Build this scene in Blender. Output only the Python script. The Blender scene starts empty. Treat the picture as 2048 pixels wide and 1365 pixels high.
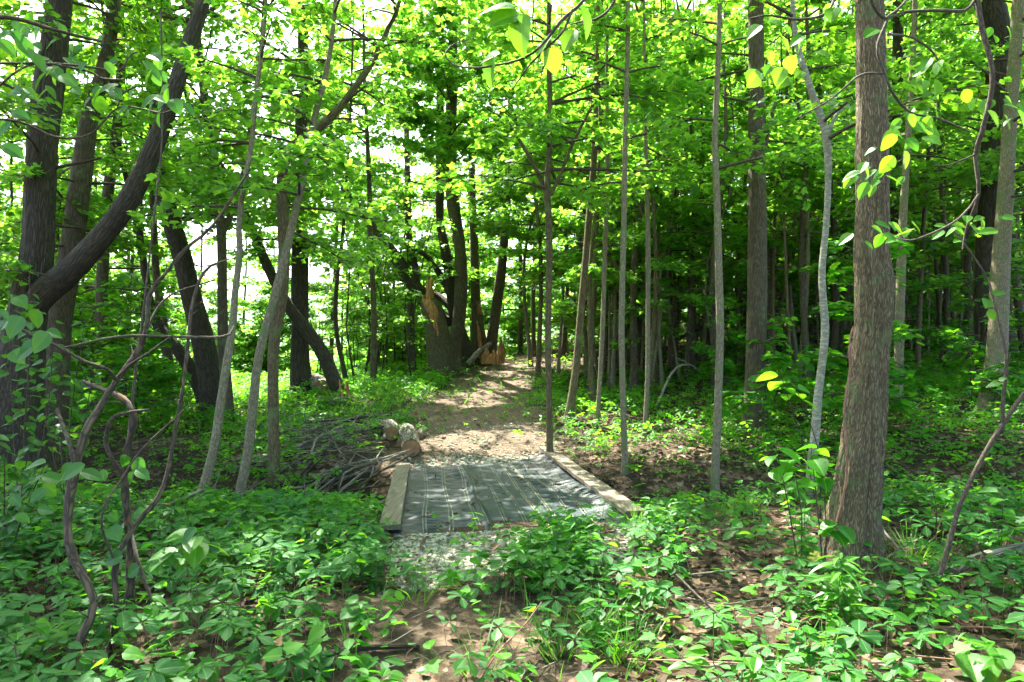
import bpy, math, random
import numpy as np
from mathutils import Vector
rng = np.random.default_rng(7); random.seed(7)
sc = bpy.context.scene; COL = sc.collection
F = 1365.0; CH = 1.6                       # focal length in photo pixels, eye height
# ---------------------------------------------------------------- camera, sky, sun
cam = bpy.data.cameras.new('camera'); camo = bpy.data.objects.new('camera', cam); COL.objects.link(camo)
camo.location = (0, 0, CH); camo.rotation_euler = (math.radians(90), 0, 0)
cam.lens = 24.0; cam.sensor_width = 36.0; cam.clip_start = 0.05; cam.clip_end = 4000
sc.camera = camo
AZ, EL = math.radians(-32), math.radians(57)
S = np.array([math.sin(AZ)*math.cos(EL), math.cos(AZ)*math.cos(EL), math.sin(EL)])
w = bpy.data.worlds.new('World'); sc.world = w; w.use_nodes = True
nt = w.node_tree; bg = nt.nodes['Background']; sky = nt.nodes.new('ShaderNodeTexSky')
sky.sky_type = 'NISHITA'; sky.sun_disc = False; sky.sun_elevation = EL; sky.sun_rotation = AZ; sky.air_density = .75; sky.dust_density = 4.0; sky.ozone_density = .6
nt.links.new(sky.outputs[0], bg.inputs[0]); bg.inputs[1].default_value = 0.15
sl = bpy.data.lights.new('sun', 'SUN'); so = bpy.data.objects.new('sun', sl); COL.objects.link(so)
sl.energy = 5.0; sl.angle = math.radians(0.5); sl.color = (1.0, 0.93, 0.80)
so.rotation_euler = Vector(S).to_track_quat('Z', 'Y').to_euler(); so.location = (0, 0, 40)
sc.view_settings.view_transform = 'Standard'; sc.view_settings.look = 'None'
sc.view_settings.exposure = 2.75; sc.view_settings.gamma = 1.0
sc.render.engine = 'CYCLES'
cy = sc.cycles; cy.max_bounces = 9; cy.diffuse_bounces = 6; cy.glossy_bounces = 2; cy.transmission_bounces = 7
cy.transparent_max_bounces = 4; cy.use_denoising = True; cy.caustics_reflective = False; cy.caustics_refractive = False
cy.sample_clamp_indirect = 6; cy.use_adaptive_sampling = True; cy.adaptive_threshold = 0.03
try: cy.denoiser = 'OPENIMAGEDENOISE'
except Exception: pass

def P(px, py, Y): return np.array([(px-1024)/F*Y, Y, CH-(py-683)/F*Y])
def sstep(a, b, x): t = np.clip((x-a)/(b-a), 0, 1); return t*t*(3-2*t)

# ---------------------------------------------------------------- terrain height
CT = np.array([(-6,0,0),(0,-4,0),(7,0,.1),(-2.5,3.2,0),(0,3.2,0),(2.5,3.2,0),(-6,5,0),(-2,5,0),(.5,5,-.03),(2.4,4.8,.03),(5.5,5,.2),
 (-1.3,5.6,-.06),(.9,5.6,-.06),(-1.7,10.2,-.18),(.6,10.5,-.14),(-7,10,.0),(-10,11,0),(-4.5,10.5,-.05),(-2.6,13.5,.15),(-4.7,15,.31),(-6.8,14.5,.12),
 (-10,20,.15),(-14,16,-.1),(-.9,12.5,-.02),(-1.2,16,.23),(-1,19.5,.5),(.3,26,1.0),(1.5,34,1.2),(-2.1,20,.62),(-4.9,18.5,.32),(-7,24,.2),(-11,30,-.5),
 (-20,30,-1.5),(1.1,12.8,.08),(2.2,10,-.05),(3.9,11,.22),(2.9,9,-.1),(3,6.2,.1),(8.4,12,.57),(7.4,13.5,.55),(5.5,20,.76),(10.9,22,1.4),(14.3,20,1.4),
 (20.5,32,3.5),(12,35,3.2),(6.5,32,1.5),(11,9,.6),(9,4,.4),(15,14,.9),(25,22,3.0),(-14,8,0),(-8,-4,0),(8,-4,.1),(15,50,3.4),(30,50,3.9),(0,50,1.2),(-15,50,-2),(-30,50,-2.2)])
def _U(r2): return .5*r2*np.log(r2+1e-9)
_n = len(CT); _K = _U(((CT[:,None,:2]-CT[None,:,:2])**2).sum(2)) + .5*np.eye(_n)
_Pm = np.c_[np.ones(_n), CT[:,:2]]; _A = np.block([[_K,_Pm],[_Pm.T,np.zeros((3,3))]])
_W = np.linalg.solve(_A, np.r_[CT[:,2],0,0,0])
def _tps(x, y):
    o = np.zeros_like(x)
    for i in range(_n): o += _W[i]*_U((x-CT[i,0])**2+(y-CT[i,1])**2)
    return o + _W[_n]+_W[_n+1]*x+_W[_n+2]*y
_ph = rng.uniform(0, 6.28, (14, 2)); _fr = rng.uniform(.6, 5.0, 14); _di = rng.uniform(0, 6.28, 14)
def _bump(x, y):
    o = np.zeros_like(x)
    for k in range(14): o += np.sin(_fr[k]*(x*math.cos(_di[k])+y*math.sin(_di[k]))+_ph[k,0])*.016/(.5+.25*_fr[k])
    return o
GCX = np.array([-40,-12,-6,-3.4,-1.2,1,3,6,10,40.]); GCY = np.array([16,11.5,9.3,8.3,7.8,7.7,7.6,7.2,6.8,6.])
def gully(x, y):
    c = np.interp(x, GCX, GCY); wd = np.where(y > c, 1.15, .75); d = np.interp(x, [-12,-6,-3,0,3,6,11], [.1,.5,.9,.85,1.15,.9,.3])
    return -d*np.exp(-((y-c)/wd)**2)
def height(x, y):
    t = _tps(np.clip(x,-32,32), np.clip(y,-6,52)); far = np.where(True, -2.2+6.1*sstep(-4, 16, x), 0)
    r = np.maximum(np.maximum((np.abs(x)-30)/12, (y-48)/12), (-4-y)/6); b = sstep(0, 1, r)
    return t*(1-b)+np.where(y<0, 0, far)*b + _bump(x, y) + gully(x, y)
def axis(f0, f1, st, out0, out1):
    a = list(np.arange(f0, f1, st)); s = st; v = f1
    while v < out1: a.append(v); s *= 1.16; v += s
    a.append(out1); s = st; v = f0; p = []
    while v > out0: s *= 1.16; v -= s; p.append(v)
    return np.array(sorted(p)+a)
GX = axis(-12, 14, .13, -900, 900); GY = axis(-2, 27, .13, -120, 1500)
XX, YY = np.meshgrid(GX, GY); ZZ = height(XX.ravel(), YY.ravel()).reshape(XX.shape)
def g(x, y):
    x = np.asarray(x, float); y = np.asarray(y, float)
    i = np.clip(np.searchsorted(GX, x)-1, 0, len(GX)-2); j = np.clip(np.searchsorted(GY, y)-1, 0, len(GY)-2)
    u = np.clip((x-GX[i])/(GX[i+1]-GX[i]), 0, 1); v = np.clip((y-GY[j])/(GY[j+1]-GY[j]), 0, 1)
    return (ZZ[j,i]*(1-u)+ZZ[j,i+1]*u)*(1-v)+(ZZ[j+1,i]*(1-u)+ZZ[j+1,i+1]*u)*v
def G(x, y): return float(g(x, y))
def topix(x, y, z): yy = np.maximum(y, .3); return 1024+F*x/yy, 683-F*(z-CH)/yy

# ---------------------------------------------------------------- materials
def nodemat(name):
    m = bpy.data.materials.new(name); m.use_nodes = True; n = m.node_tree; n.nodes.clear()
    o = n.nodes.new('ShaderNodeOutputMaterial'); return m, n, o
def N(n, t, **k):
    d = n.nodes.new(t)
    for a, v in k.items(): setattr(d, a, v)
    return d
def ramp(n, fac, stops):
    r = N(n, 'ShaderNodeValToRGB'); e = r.color_ramp.elements
    while len(e) < len(stops): e.new(.5)
    for i, (p, c) in enumerate(stops): e[i].position = p; e[i].color = (*c, 1)
    n.links.new(fac, r.inputs[0]); return r.outputs[0]
def mixc(n, fac, a, b):
    m = N(n, 'ShaderNodeMixRGB'); 
    for i, v in ((0, fac), (1, a), (2, b)):
        if isinstance(v, (int, float)): m.inputs[i].default_value = v
        elif isinstance(v, tuple): m.inputs[i].default_value = (*v, 1)
        else: n.links.new(v, m.inputs[i])
    return m.outputs[0]
def leafmat(name, dark, light, tr_d, tr_l, mix=.5, gl=.10, rough=.42, vein=True):
    m, n, o = nodemat(name); L = n.links.new
    at = N(n, 'ShaderNodeAttribute', attribute_name='lv')
    c1 = ramp(n, at.outputs['Fac'], [(0, dark), (1, light)]); c2 = ramp(n, at.outputs['Fac'], [(0, tr_d), (1, tr_l)])
    if vein:
        lc = N(n, 'ShaderNodeAttribute', attribute_name='bk'); sp = N(n, 'ShaderNodeSeparateXYZ'); L(lc.outputs['Vector'], sp.inputs[0])
        ab = N(n, 'ShaderNodeMath', operation='ABSOLUTE'); L(sp.outputs[0], ab.inputs[0])
        v1 = N(n, 'ShaderNodeMath', operation='MULTIPLY_ADD'); v1.inputs[1].default_value = -.75; L(ab.outputs[0], v1.inputs[0]); L(sp.outputs[1], v1.inputs[2])
        v2 = N(n, 'ShaderNodeMath', operation='MULTIPLY'); v2.inputs[1].default_value = 8.; L(v1.outputs[0], v2.inputs[0]); v3 = N(n, 'ShaderNodeMath', operation='FRACT'); L(v2.outputs[0], v3.inputs[0])
        r1 = ramp(n, v3.outputs[0], [(0, (.7,.7,.7)), (.12, (0,0,0))]); r2 = ramp(n, ab.outputs[0], [(.010, (1,1,1)), (.022, (0,0,0))])
        mx = N(n, 'ShaderNodeMixRGB', blend_type='LIGHTEN'); mx.inputs[0].default_value = 1; L(r1, mx.inputs[1]); L(r2, mx.inputs[2])
        nz = N(n, 'ShaderNodeTexNoise'); nz.inputs['Scale'].default_value = 5; nz.inputs['Detail'].default_value = 4; tcl = N(n, 'ShaderNodeTexCoord'); nz.inputs['Scale'].default_value = 35; L(tcl.outputs['Object'], nz.inputs['Vector'])
        c1 = mixc(n, ramp(n, nz.outputs['Fac'], [(.35, (0,0,0)), (.65, (.45,.45,.45))]), c1, tuple(v*.55 for v in dark)); c1 = mixc(n, mx.outputs[0], c1, tuple(min(1, v*1.9+.01) for v in light))
        nv = N(n, 'ShaderNodeMath', operation='MULTIPLY'); nv.inputs[1].default_value = .45; L(mx.outputs[0], nv.inputs[0]); c2 = mixc(n, nv.outputs[0], c2, tuple(v*.45 for v in tr_d))
    d = N(n, 'ShaderNodeBsdfDiffuse'); t = N(n, 'ShaderNodeBsdfTranslucent'); L(c1, d.inputs[0]); L(c2, t.inputs[0])
    a = N(n, 'ShaderNodeMixShader'); a.inputs[0].default_value = mix; L(d.outputs[0], a.inputs[1]); L(t.outputs[0], a.inputs[2])
    gs = N(n, 'ShaderNodeBsdfGlossy'); gs.inputs['Roughness'].default_value = rough; gs.inputs[0].default_value = (.9, .95, 1, 1)
    b = N(n, 'ShaderNodeMixShader'); fr = N(n, 'ShaderNodeLayerWeight'); fr.inputs[0].default_value = .25
    mm = N(n, 'ShaderNodeMath', operation='MULTIPLY_ADD'); mm.inputs[1].default_value = gl*1.5; mm.inputs[2].default_value = gl*.4
    L(fr.outputs['Fresnel'], mm.inputs[0]); L(mm.outputs[0], b.inputs[0]); L(a.outputs[0], b.inputs[1]); L(gs.outputs[0], b.inputs[2])
    L(b.outputs[0], o.inputs[0]); return m
M = {}
M['maple'] = leafmat('maple_leaf', (.032,.125,.014), (.080,.22,.028), (.17,.52,.030), (.44,.78,.055), .56, .05, .42, False)
M['bass'] = leafmat('broad_leaf', (.026,.11,.010), (.055,.17,.016), (.13,.44,.012), (.32,.62,.02), .5, .05)
M['creeper'] = leafmat('creeper_leaf', (.015,.090,.022), (.050,.165,.030), (.06,.31,.020), (.20,.46,.03), .42, .028, .5)
M['shade'] = leafmat('shaded_oval_leaf', (.016,.075,.012), (.035,.12,.020), (.07,.30,.012), (.16,.42,.015), .38, .06)  # darker, less translucent leaf: shade is put into its colour
M['under'] = leafmat('understory_leaf', (.024,.125,.010), (.065,.22,.016), (.10,.48,.012), (.30,.68,.02), .5, .035)
M['grass'] = leafmat('grass_blade', (.03,.12,.010), (.08,.22,.02), (.08,.32,.01), (.2,.48,.02), .4, .05, .42, False)
M['dead'] = leafmat('dead_leaf', (.04,.024,.014), (.21,.135,.082), (.08,.04,.02), (.2,.12,.06), .15, .04, .6, False)
M['wilt'] = leafmat('wilted_leaf', (.05,.035,.02), (.12,.09,.04), (.08,.05,.02), (.15,.1,.03), .2, .03, .6)
def barkmat(name, c0, c1, c2, sx=9., sz=1.6, bump=.6, dist=.02, moss=.0, wound=None, lent=False):
    m, n, o = nodemat(name); L = n.links.new
    at = N(n, 'ShaderNodeAttribute', attribute_name='bk'); mp = N(n, 'ShaderNodeMapping'); L(at.outputs['Vector'], mp.inputs[0]); mp.inputs['Scale'].default_value = (sx, sx, sz)
    no = N(n, 'ShaderNodeTexNoise'); no.inputs['Scale'].default_value = 1.2; no.inputs['Detail'].default_value = 6; L(mp.outputs[0], no.inputs['Vector'])
    vd = N(n, 'ShaderNodeVectorMath', operation='MULTIPLY_ADD'); vd.inputs[1].default_value = (1.2, 1.2, 1.2); L(no.outputs['Color'], vd.inputs[0]); L(mp.outputs[0], vd.inputs[2])
    vo = N(n, 'ShaderNodeTexVoronoi', feature='DISTANCE_TO_EDGE'); vo.inputs['Scale'].default_value = 2.2; L(vd.outputs[0], vo.inputs['Vector'])
    f = ramp(n, vo.outputs['Distance'], [(0, (0,0,0)), (.28, (1,1,1))])
    big = N(n, 'ShaderNodeTexNoise'); big.inputs['Scale'].default_value = 3.0; big.inputs['Detail'].default_value = 4; L(at.outputs['Vector'], big.inputs['Vector'])
    base = mixc(n, big.outputs['Fac'], c1, c2); 
    col = mixc(n, f, c0, base)
    if lent:   # fine horizontal lenticels of smooth bark
        mp2 = N(n, 'ShaderNodeMapping'); mp2.inputs['Scale'].default_value = (14, 14, 60); L(at.outputs['Vector'], mp2.inputs[0])
        n2 = N(n, 'ShaderNodeTexNoise'); n2.inputs['Scale'].default_value = 1; L(mp2.outputs[0], n2.inputs['Vector'])
        col = mixc(n, ramp(n, n2.outputs['Fac'], [(.60, (0,0,0)), (.68, (1,1,1))]), col, c0)
    if moss > 0:
        n3 = N(n, 'ShaderNodeTexNoise'); n3.inputs['Scale'].default_value = 6; n3.inputs['Detail'].default_value = 5; L(at.outputs['Vector'], n3.inputs['Vector'])
        col = mixc(n, ramp(n, n3.outputs['Fac'], [(.62-moss*.2, (0,0,0)), (.72-moss*.1, (1,1,1))]), col, (.10,.14,.05))
    if wound:
        n4 = N(n, 'ShaderNodeTexNoise'); n4.inputs['Scale'].default_value = wound[0]; L(at.outputs['Vector'], n4.inputs['Vector'])
        col = mixc(n, ramp(n, n4.outputs['Fac'], [(wound[1], (0,0,0)), (wound[1]+.04, (1,1,1))]), col, (.15,.072,.032))
    pr = N(n, 'ShaderNodeBsdfPrincipled'); pr.inputs['Roughness'].default_value = .85; L(col, pr.inputs['Base Color'])
    ad = N(n, 'ShaderNodeMath', operation='MULTIPLY_ADD'); ad.inputs[1].default_value = .5; L(no.outputs['Fac'], ad.inputs[0]); L(f, ad.inputs[2])
    bu = N(n, 'ShaderNodeBump'); bu.inputs['Strength'].default_value = bump; bu.inputs['Distance'].default_value = dist; L(ad.outputs[0], bu.inputs['Height'])
    L(bu.outputs[0], pr.inputs['Normal']); L(pr.outputs[0], o.inputs[0]); return m
M['bark_dark'] = barkmat('dark_furrowed_bark', (.020,.014,.009), (.060,.045,.030), (.095,.075,.048), 22, 2.2, .8, .02)
M['bark_big'] = barkmat('grey_brown_bark', (.070,.048,.026), (.170,.135,.075), (.245,.200,.115), 42, 6.5, .8, .012, .35, (1.7,.73))
M['bark_mid'] = barkmat('brown_bark', (.040,.030,.017), (.105,.080,.046), (.155,.122,.073), 26, 2.6, .7, .014, .2)
M['bark_gold'] = barkmat('olive_brown_bark', (.050,.036,.015), (.13,.10,.045), (.19,.15,.07), 30, 4, .5, .010, .35)
M['bark_pale'] = barkmat('pale_smooth_bark', (.16,.15,.11), (.26,.265,.20), (.34,.34,.27), 5, 12, .10, .004, .1, None, True)
M['bark_pole'] = barkmat('pole_bark', (.105,.084,.05), (.195,.165,.105), (.28,.25,.165), 26, 6, .3, .006, .4, None, True)
M['bark_shrub'] = barkmat('shrub_bark', (.016,.011,.008), (.055,.040,.028), (.15,.10,.055), 18, 4, .5, .006, 0, (6,.66))
M['bark_twig'] = barkmat('twig_bark', (.03,.021,.015), (.075,.055,.036), (.12,.09,.06), 30, 12, .3, .004)
M['dead_wood'] = barkmat('weathered_wood', (.07,.06,.045), (.22,.19,.15), (.34,.31,.26), 22, 2, .5, .01, .2)
M['log_bark'] = barkmat('pale_ridged_bark', (.06,.05,.04), (.30,.26,.20), (.40,.36,.29), 15, 2.6, 1.0, .025)
def simple(name, c1, c2, scale=8, rough=.8, bump=.3, dist=.01, vec=None, stretch=(1,1,1), spec=.5):
    m, n, o = nodemat(name); L = n.links.new
    tc = N(n, 'ShaderNodeTexCoord'); mp = N(n, 'ShaderNodeMapping'); L(tc.outputs['Object'], mp.inputs[0]); mp.inputs['Scale'].default_value = stretch
    no = N(n, 'ShaderNodeTexNoise'); no.inputs['Scale'].default_value = scale; no.inputs['Detail'].default_value = 6; L(mp.outputs[0], no.inputs['Vector'])
    pr = N(n, 'ShaderNodeBsdfPrincipled'); pr.inputs['Roughness'].default_value = rough; pr.inputs['Specular IOR Level'].default_value = spec
    L(ramp(n, no.outputs['Fac'], [(.32, c1), (.68, c2)]), pr.inputs['Base Color'])
    bu = N(n, 'ShaderNodeBump'); bu.inputs['Strength'].default_value = bump; bu.inputs['Distance'].default_value = dist; L(no.outputs['Fac'], bu.inputs['Height'])
    L(bu.outputs[0], pr.inputs['Normal']); L(pr.outputs[0], o.inputs[0]); return m
M['orange'] = simple('fresh_split_wood', (.13,.05,.018), (.50,.24,.085), 5, .75, .8, .03, None, (6,6,1))
M['cutend'] = simple('cut_wood', (.16,.08,.035), (.34,.19,.09), 9, .8, .4, .01)
M['rock'] = simple('rock', (.10,.09,.075), (.24,.22,.19), 9, .85, .6, .02)
M['moss'] = simple('moss', (.06,.09,.012), (.20,.22,.03), 30, .95, .8, .02)
M['stem'] = simple('green_stem', (.06,.11,.03), (.10,.16,.05), 20, .7, .1)
M['redstem'] = simple('red_stem', (.16,.07,.05), (.25,.13,.09), 20, .7, .1)
M['plank'] = simple('weathered_plank', (.075,.060,.040), (.18,.15,.105), 3, .8, .5, .006, None, (14,1,14))
M['sheet'] = simple('dark_green_sheeting', (.008,.018,.022), (.019,.036,.043), 2.2, .5, .1, .004, None, (1,1,1), .3)
M['seam'] = simple('pale_seam_tape', (.055,.075,.06), (.105,.13,.10), 6, .5, .1)
M['seamy'] = simple('yellowed_seam_tape', (.10,.11,.055), (.16,.17,.10), 6, .5, .1)
def gravelmat():
    m, n, o = nodemat('limestone_gravel'); L = n.links.new
    at = N(n, 'ShaderNodeAttribute', attribute_name='lv'); pr = N(n, 'ShaderNodeBsdfPrincipled'); pr.inputs['Roughness'].default_value = .9
    L(ramp(n, at.outputs['Fac'], [(0, (.07,.065,.045)), (.45, (.20,.205,.155)), (1, (.36,.36,.29))]), pr.inputs['Base Color']); L(pr.outputs[0], o.inputs[0]); return m
M['gravel'] = gravelmat()
def groundmat():
    m, n, o = nodemat('forest_floor'); L = n.links.new
    tc = N(n, 'ShaderNodeTexCoord'); at = N(n, 'ShaderNodeAttribute', attribute_name='path'); af = N(n, 'ShaderNodeAttribute', attribute_name='field')
    n1 = N(n, 'ShaderNodeTexNoise'); n1.inputs['Scale'].default_value = 1.3; n1.inputs['Detail'].default_value = 8; L(tc.outputs['Object'], n1.inputs['Vector'])
    n2 = N(n, 'ShaderNodeTexNoise'); n2.inputs['Scale'].default_value = 22; n2.inputs['Detail'].default_value = 8; n2.inputs['Roughness'].default_value = .7; L(tc.outputs['Object'], n2.inputs['Vector'])
    vo = N(n, 'ShaderNodeTexVoronoi'); vo.inputs['Scale'].default_value = 16; L(tc.outputs['Object'], vo.inputs['Vector'])
    soil = ramp(n, n2.outputs['Fac'], [(.3, (.016,.011,.007)), (.55, (.045,.032,.021)), (.75, (.11,.083,.058))])
    sep = N(n, 'ShaderNodeSeparateColor'); L(vo.outputs['Color'], sep.inputs[0])
    lit = ramp(n, sep.outputs[0], [(0, (.022,.014,.009)), (.5, (.068,.045,.028)), (.85, (.16,.11,.073)), (1, (.28,.21,.155))])
    a = mixc(n, ramp(n, n1.outputs['Fac'], [(.42, (0,0,0)), (.58, (1,1,1))]), soil, lit)
    dirt = ramp(n, n2.outputs['Fac'], [(.3, (.045,.032,.021)), (.5, (.11,.083,.058)), (.72, (.25,.20,.15))])
    b = mixc(n, at.outputs['Fac'], a, dirt)
    grass = ramp(n, n1.outputs['Fac'], [(.3, (.09,.16,.02)), (.7, (.2,.28,.05))])
    c = mixc(n, af.outputs['Fac'], b, grass)
    pr = N(n, 'ShaderNodeBsdfPrincipled'); pr.inputs['Roughness'].default_value = .95; pr.inputs['Specular IOR Level'].default_value = .2; L(c, pr.inputs['Base Color'])
    ad = N(n, 'ShaderNodeMath', operation='ADD'); L(n2.outputs['Fac'], ad.inputs[0]); L(vo.outputs['Distance'], ad.inputs[1])
    bu = N(n, 'ShaderNodeBump'); bu.inputs['Strength'].default_value = .8; bu.inputs['Distance'].default_value = .03; L(ad.outputs[0], bu.inputs['Height'])
    L(bu.outputs[0], pr.inputs['Normal']); L(pr.outputs[0], o.inputs[0]); return m
M['ground'] = groundmat()

# ---------------------------------------------------------------- mesh building
class MB:
    def __init__(s): s.v = []; s.f = []; s.mi = []; s.lv = []; s.bk = []; s.n = 0; s.sm = []
    def add(s, V, Fc, mi=0, lv=None, bk=None, smooth=True):
        V = np.asarray(V, float); Fc = np.asarray(Fc)
        s.v.append(V); s.f.append(Fc+s.n); s.mi.append(mi); s.sm.append(smooth); s.n += len(V)
        s.lv.append(np.full(len(V), .5) if lv is None else lv); s.bk.append(V if bk is None else bk)
    def mesh(s, name, mats, origin=(0,0,0)):
        me = bpy.data.meshes.new(name); V = np.concatenate(s.v)-np.array(origin)
        me.vertices.add(len(V)); me.vertices.foreach_set('co', V.astype(np.float32).ravel())
        vi = np.concatenate([f.ravel() for f in s.f]); lt = np.concatenate([np.full(len(f), f.shape[1]) for f in s.f])
        ls = np.r_[0, np.cumsum(lt)[:-1]]
        me.loops.add(len(vi)); me.loops.foreach_set('vertex_index', vi.astype(np.int32))
        me.polygons.add(len(lt)); me.polygons.foreach_set('loop_start', ls.astype(np.int32)); me.polygons.foreach_set('loop_total', lt.astype(np.int32))
        me.polygons.foreach_set('material_index', np.concatenate([np.full(len(f), m) for f, m in zip(s.f, s.mi)]).astype(np.int32))
        me.update(calc_edges=True)
        me.polygons.foreach_set('use_smooth', np.concatenate([np.full(len(f), q) for f, q in zip(s.f, s.sm)]))
        a = me.attributes.new('lv', 'FLOAT', 'POINT'); a.data.foreach_set('value', np.concatenate(s.lv).astype(np.float32))
        b = me.attributes.new('bk', 'FLOAT_VECTOR', 'POINT'); b.data.foreach_set('vector', np.concatenate(s.bk).astype(np.float32).ravel())
        for m in mats: me.materials.append(m)
        me.validate(clean_customdata=False); return me
def obj(name, mb, mats, parent=None, origin=(0,0,0), link=True):
    if not isinstance(mats, (list, tuple)): mats = [mats]
    me = mb if isinstance(mb, bpy.types.Mesh) else mb.mesh(name, mats, origin)
    o = bpy.data.objects.new(name, me); COL.objects.link(o)
    if parent: o.parent = parent
    else: o.location = origin
    return o
def tag(o, label=None, cat=None, group=None, kind=None):
    if label: o['label'] = label
    if cat: o['category'] = cat
    if group: o['group'] = group
    if kind: o['kind'] = kind
    return o
def thing(name, loc, label, cat, group=None):
    o = bpy.data.objects.new(name, None); COL.objects.link(o); o.location = tuple(loc); o.empty_display_size = .2
    return tag(o, label, cat, group)
def copy_tree(root, loc, rz, sc_=1., label=None, group=None):
    r = root.copy(); COL.objects.link(r); r.location = tuple(loc); r.rotation_euler = (0, 0, rz); r.scale = (sc_,)*3
    if label: r['label'] = label
    if group: r['group'] = group
    for ch in list(root.children):
        c = ch.copy(); COL.objects.link(c); c.parent = r
    return r
def smooth_path(pts, n):
    pts = np.asarray(pts, float); 
    if len(pts) < 3: t = np.linspace(0, 1, n)[:,None]; return pts[0]*(1-t)+pts[-1]*t
    d = np.r_[0, np.cumsum(np.linalg.norm(np.diff(pts[:,:3], axis=0), axis=1)+1e-6)]; t = np.linspace(0, d[-1], n)
    p = np.vstack([2*pts[0]-pts[1], pts, 2*pts[-1]-pts[-2]]); out = np.zeros((n, pts.shape[1]))
    for k, tt in enumerate(t):
        i = min(np.searchsorted(d, tt, side='right')-1, len(pts)-2); u = (tt-d[i])/(d[i+1]-d[i])
        a, b, c, e = p[i], p[i+1], p[i+2], p[i+3]
        out[k] = .5*((2*b)+(-a+c)*u+(2*a-5*b+4*c-e)*u*u+(-a+3*b-3*c+e)*u**3)
    return out
def tube(mb, path, rad, seg=8, mi=0, disp=None, cap=True, capmi=None):
    path = np.asarray(path, float); n = len(path); rad = np.broadcast_to(np.asarray(rad, float), (n,))
    T = np.gradient(path, axis=0); T /= np.linalg.norm(T, axis=1)[:,None]+1e-9
    ref = np.array([1.,0,0]) if abs(T[0][0]) < .8 else np.array([0,1.,0]); U = np.zeros((n,3))
    u = ref-T[0]*ref.dot(T[0])
    for i in range(n): u = u-T[i]*u.dot(T[i]); u /= np.linalg.norm(u)+1e-9; U[i] = u
    W = np.cross(T, U); th = np.linspace(0, 2*np.pi, seg, endpoint=False)
    L = np.r_[0, np.cumsum(np.linalg.norm(np.diff(path, axis=0), axis=1))]
    R = np.repeat(rad[:,None], seg, 1)
    if disp is not None: R = disp(R, th[None,:], L[:,None])
    V = path[:,None,:]+R[...,None]*(np.cos(th)[None,:,None]*U[:,None,:]+np.sin(th)[None,:,None]*W[:,None,:])
    rr = rad[:,None]+0*th[None]; off = (abs(path[0][0])*7.13+abs(path[0][1])*3.7) % 50
    bk = np.stack([rr*np.cos(th)+off, rr*np.sin(th)+off*.3, L[:,None]+0*th[None]], -1)
    i, j = np.meshgrid(np.arange(n-1), np.arange(seg), indexing='ij'); j2 = (j+1) % seg
    Fc = np.stack([i*seg+j, i*seg+j2, (i+1)*seg+j2, (i+1)*seg+j], -1).reshape(-1, 4)
    mb.add(V.reshape(-1,3), Fc, mi, None, bk.reshape(-1,3))
    if cap:
        for e in (0, n-1):
            f = np.arange(seg); f = f[::-1] if e == 0 else f
            mb.add(V[e], f[None], mi if capmi is None else capmi, None, bk[e], False)

# leaf templates: (verts, faces), tip along +Y, normal +Z, unit length
def fan_leaf(out, mid=.0):
    return np.array([(x, y, mid*abs(x)) for x, y in out]), np.array([list(range(len(out)))])
MAPLE = fan_leaf([(0,0),(.18,.12),(.42,.08),(.34,.28),(.56,.52),(.27,.52),(.22,.72),(0,1.05),(-.22,.72),(-.27,.52),(-.56,.52),(-.34,.28),(-.42,.08),(-.18,.12)])
MAPLE7 = fan_leaf([(0,0),(.40,.12),(.54,.52),(.22,.60),(0,1.),(-.22,.60),(-.54,.52),(-.40,.12)])
def rib_leaf(wd, n, serr=0, fold=.18, droop=.12, peak=.4, base=.0):
    ys = np.linspace(0, 1, n+1); V = []; Fc = []
    for k, y in enumerate(ys):
        wv = wd*(math.sin(math.pi*y**(math.log(.5)/math.log(peak)))**.8 if 0 < y < 1 else 0)
        if serr and k % 2: wv *= 1-serr
        z = -droop*y*y
        V += [(-wv, y, z+fold*wv), (0, y, z), (wv, y, z+fold*wv)]
    for k in range(n):
        a = 3*k; Fc += [(a, a+1, a+4, a+3), (a+1, a+2, a+5, a+4)]
    return np.array(V), np.array(Fc)
OVAL = rib_leaf(.30, 6, 0, .25, .15, .42); OVALS = rib_leaf(.30, 3, 0, .2, .1, .45); HEART = rib_leaf(.44, 7, .05, .18, .2, .33)
LEAFLET = rib_leaf(.30, 8, .13, .15, .10, .60); LEAFLET_S = rib_leaf(.30, 3, 0, .15, .08, .62); LANCE = rib_leaf(.13, 4, 0, .3, .25, .35)
BIG = rib_leaf(.36, 14, .04, .22, .22, .42); BIGH = rib_leaf(.47, 14, .05, .2, .25, .34)
def place(mb, tpl, pos, dirs, nrm, size, lv, mi=0, wide=None):
    """instances of a leaf template, merged: dirs = tip direction, nrm = up normal"""
    V, Fc = tpl; n = len(pos)
    if n == 0: return
    d = dirs/(np.linalg.norm(dirs, axis=1)[:,None]+1e-9); x = np.cross(d, nrm); x /= np.linalg.norm(x, axis=1)[:,None]+1e-9; z = np.cross(x, d)
    size = np.broadcast_to(size, (n,))[:,None,None]; wd = 1. if wide is None else wide[:,None,None]
    P_ = pos[:,None,:]+size*(V[None,:,0:1]*wd*x[:,None]+V[None,:,1:2]*d[:,None]+V[None,:,2:3]*z[:,None])
    k = len(V); Fa = (Fc[None]+np.arange(n)[:,None,None]*k).reshape(-1, Fc.shape[1])
    mb.add(P_.reshape(-1,3), Fa, mi, np.repeat(lv, k), np.tile(V, (n, 1)), False)
def rdir(n, el_lo, el_hi):
    a = rng.uniform(0, 2*np.pi, n); e = rng.uniform(el_lo, el_hi, n)
    return np.stack([np.cos(a)*np.cos(e), np.sin(a)*np.cos(e), np.sin(e)], 1)
def upn(n, tilt=.4):
    v = rng.normal(0, tilt, (n, 3)); v[:,2] = 1; return v/np.linalg.norm(v, axis=1)[:,None]

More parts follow.
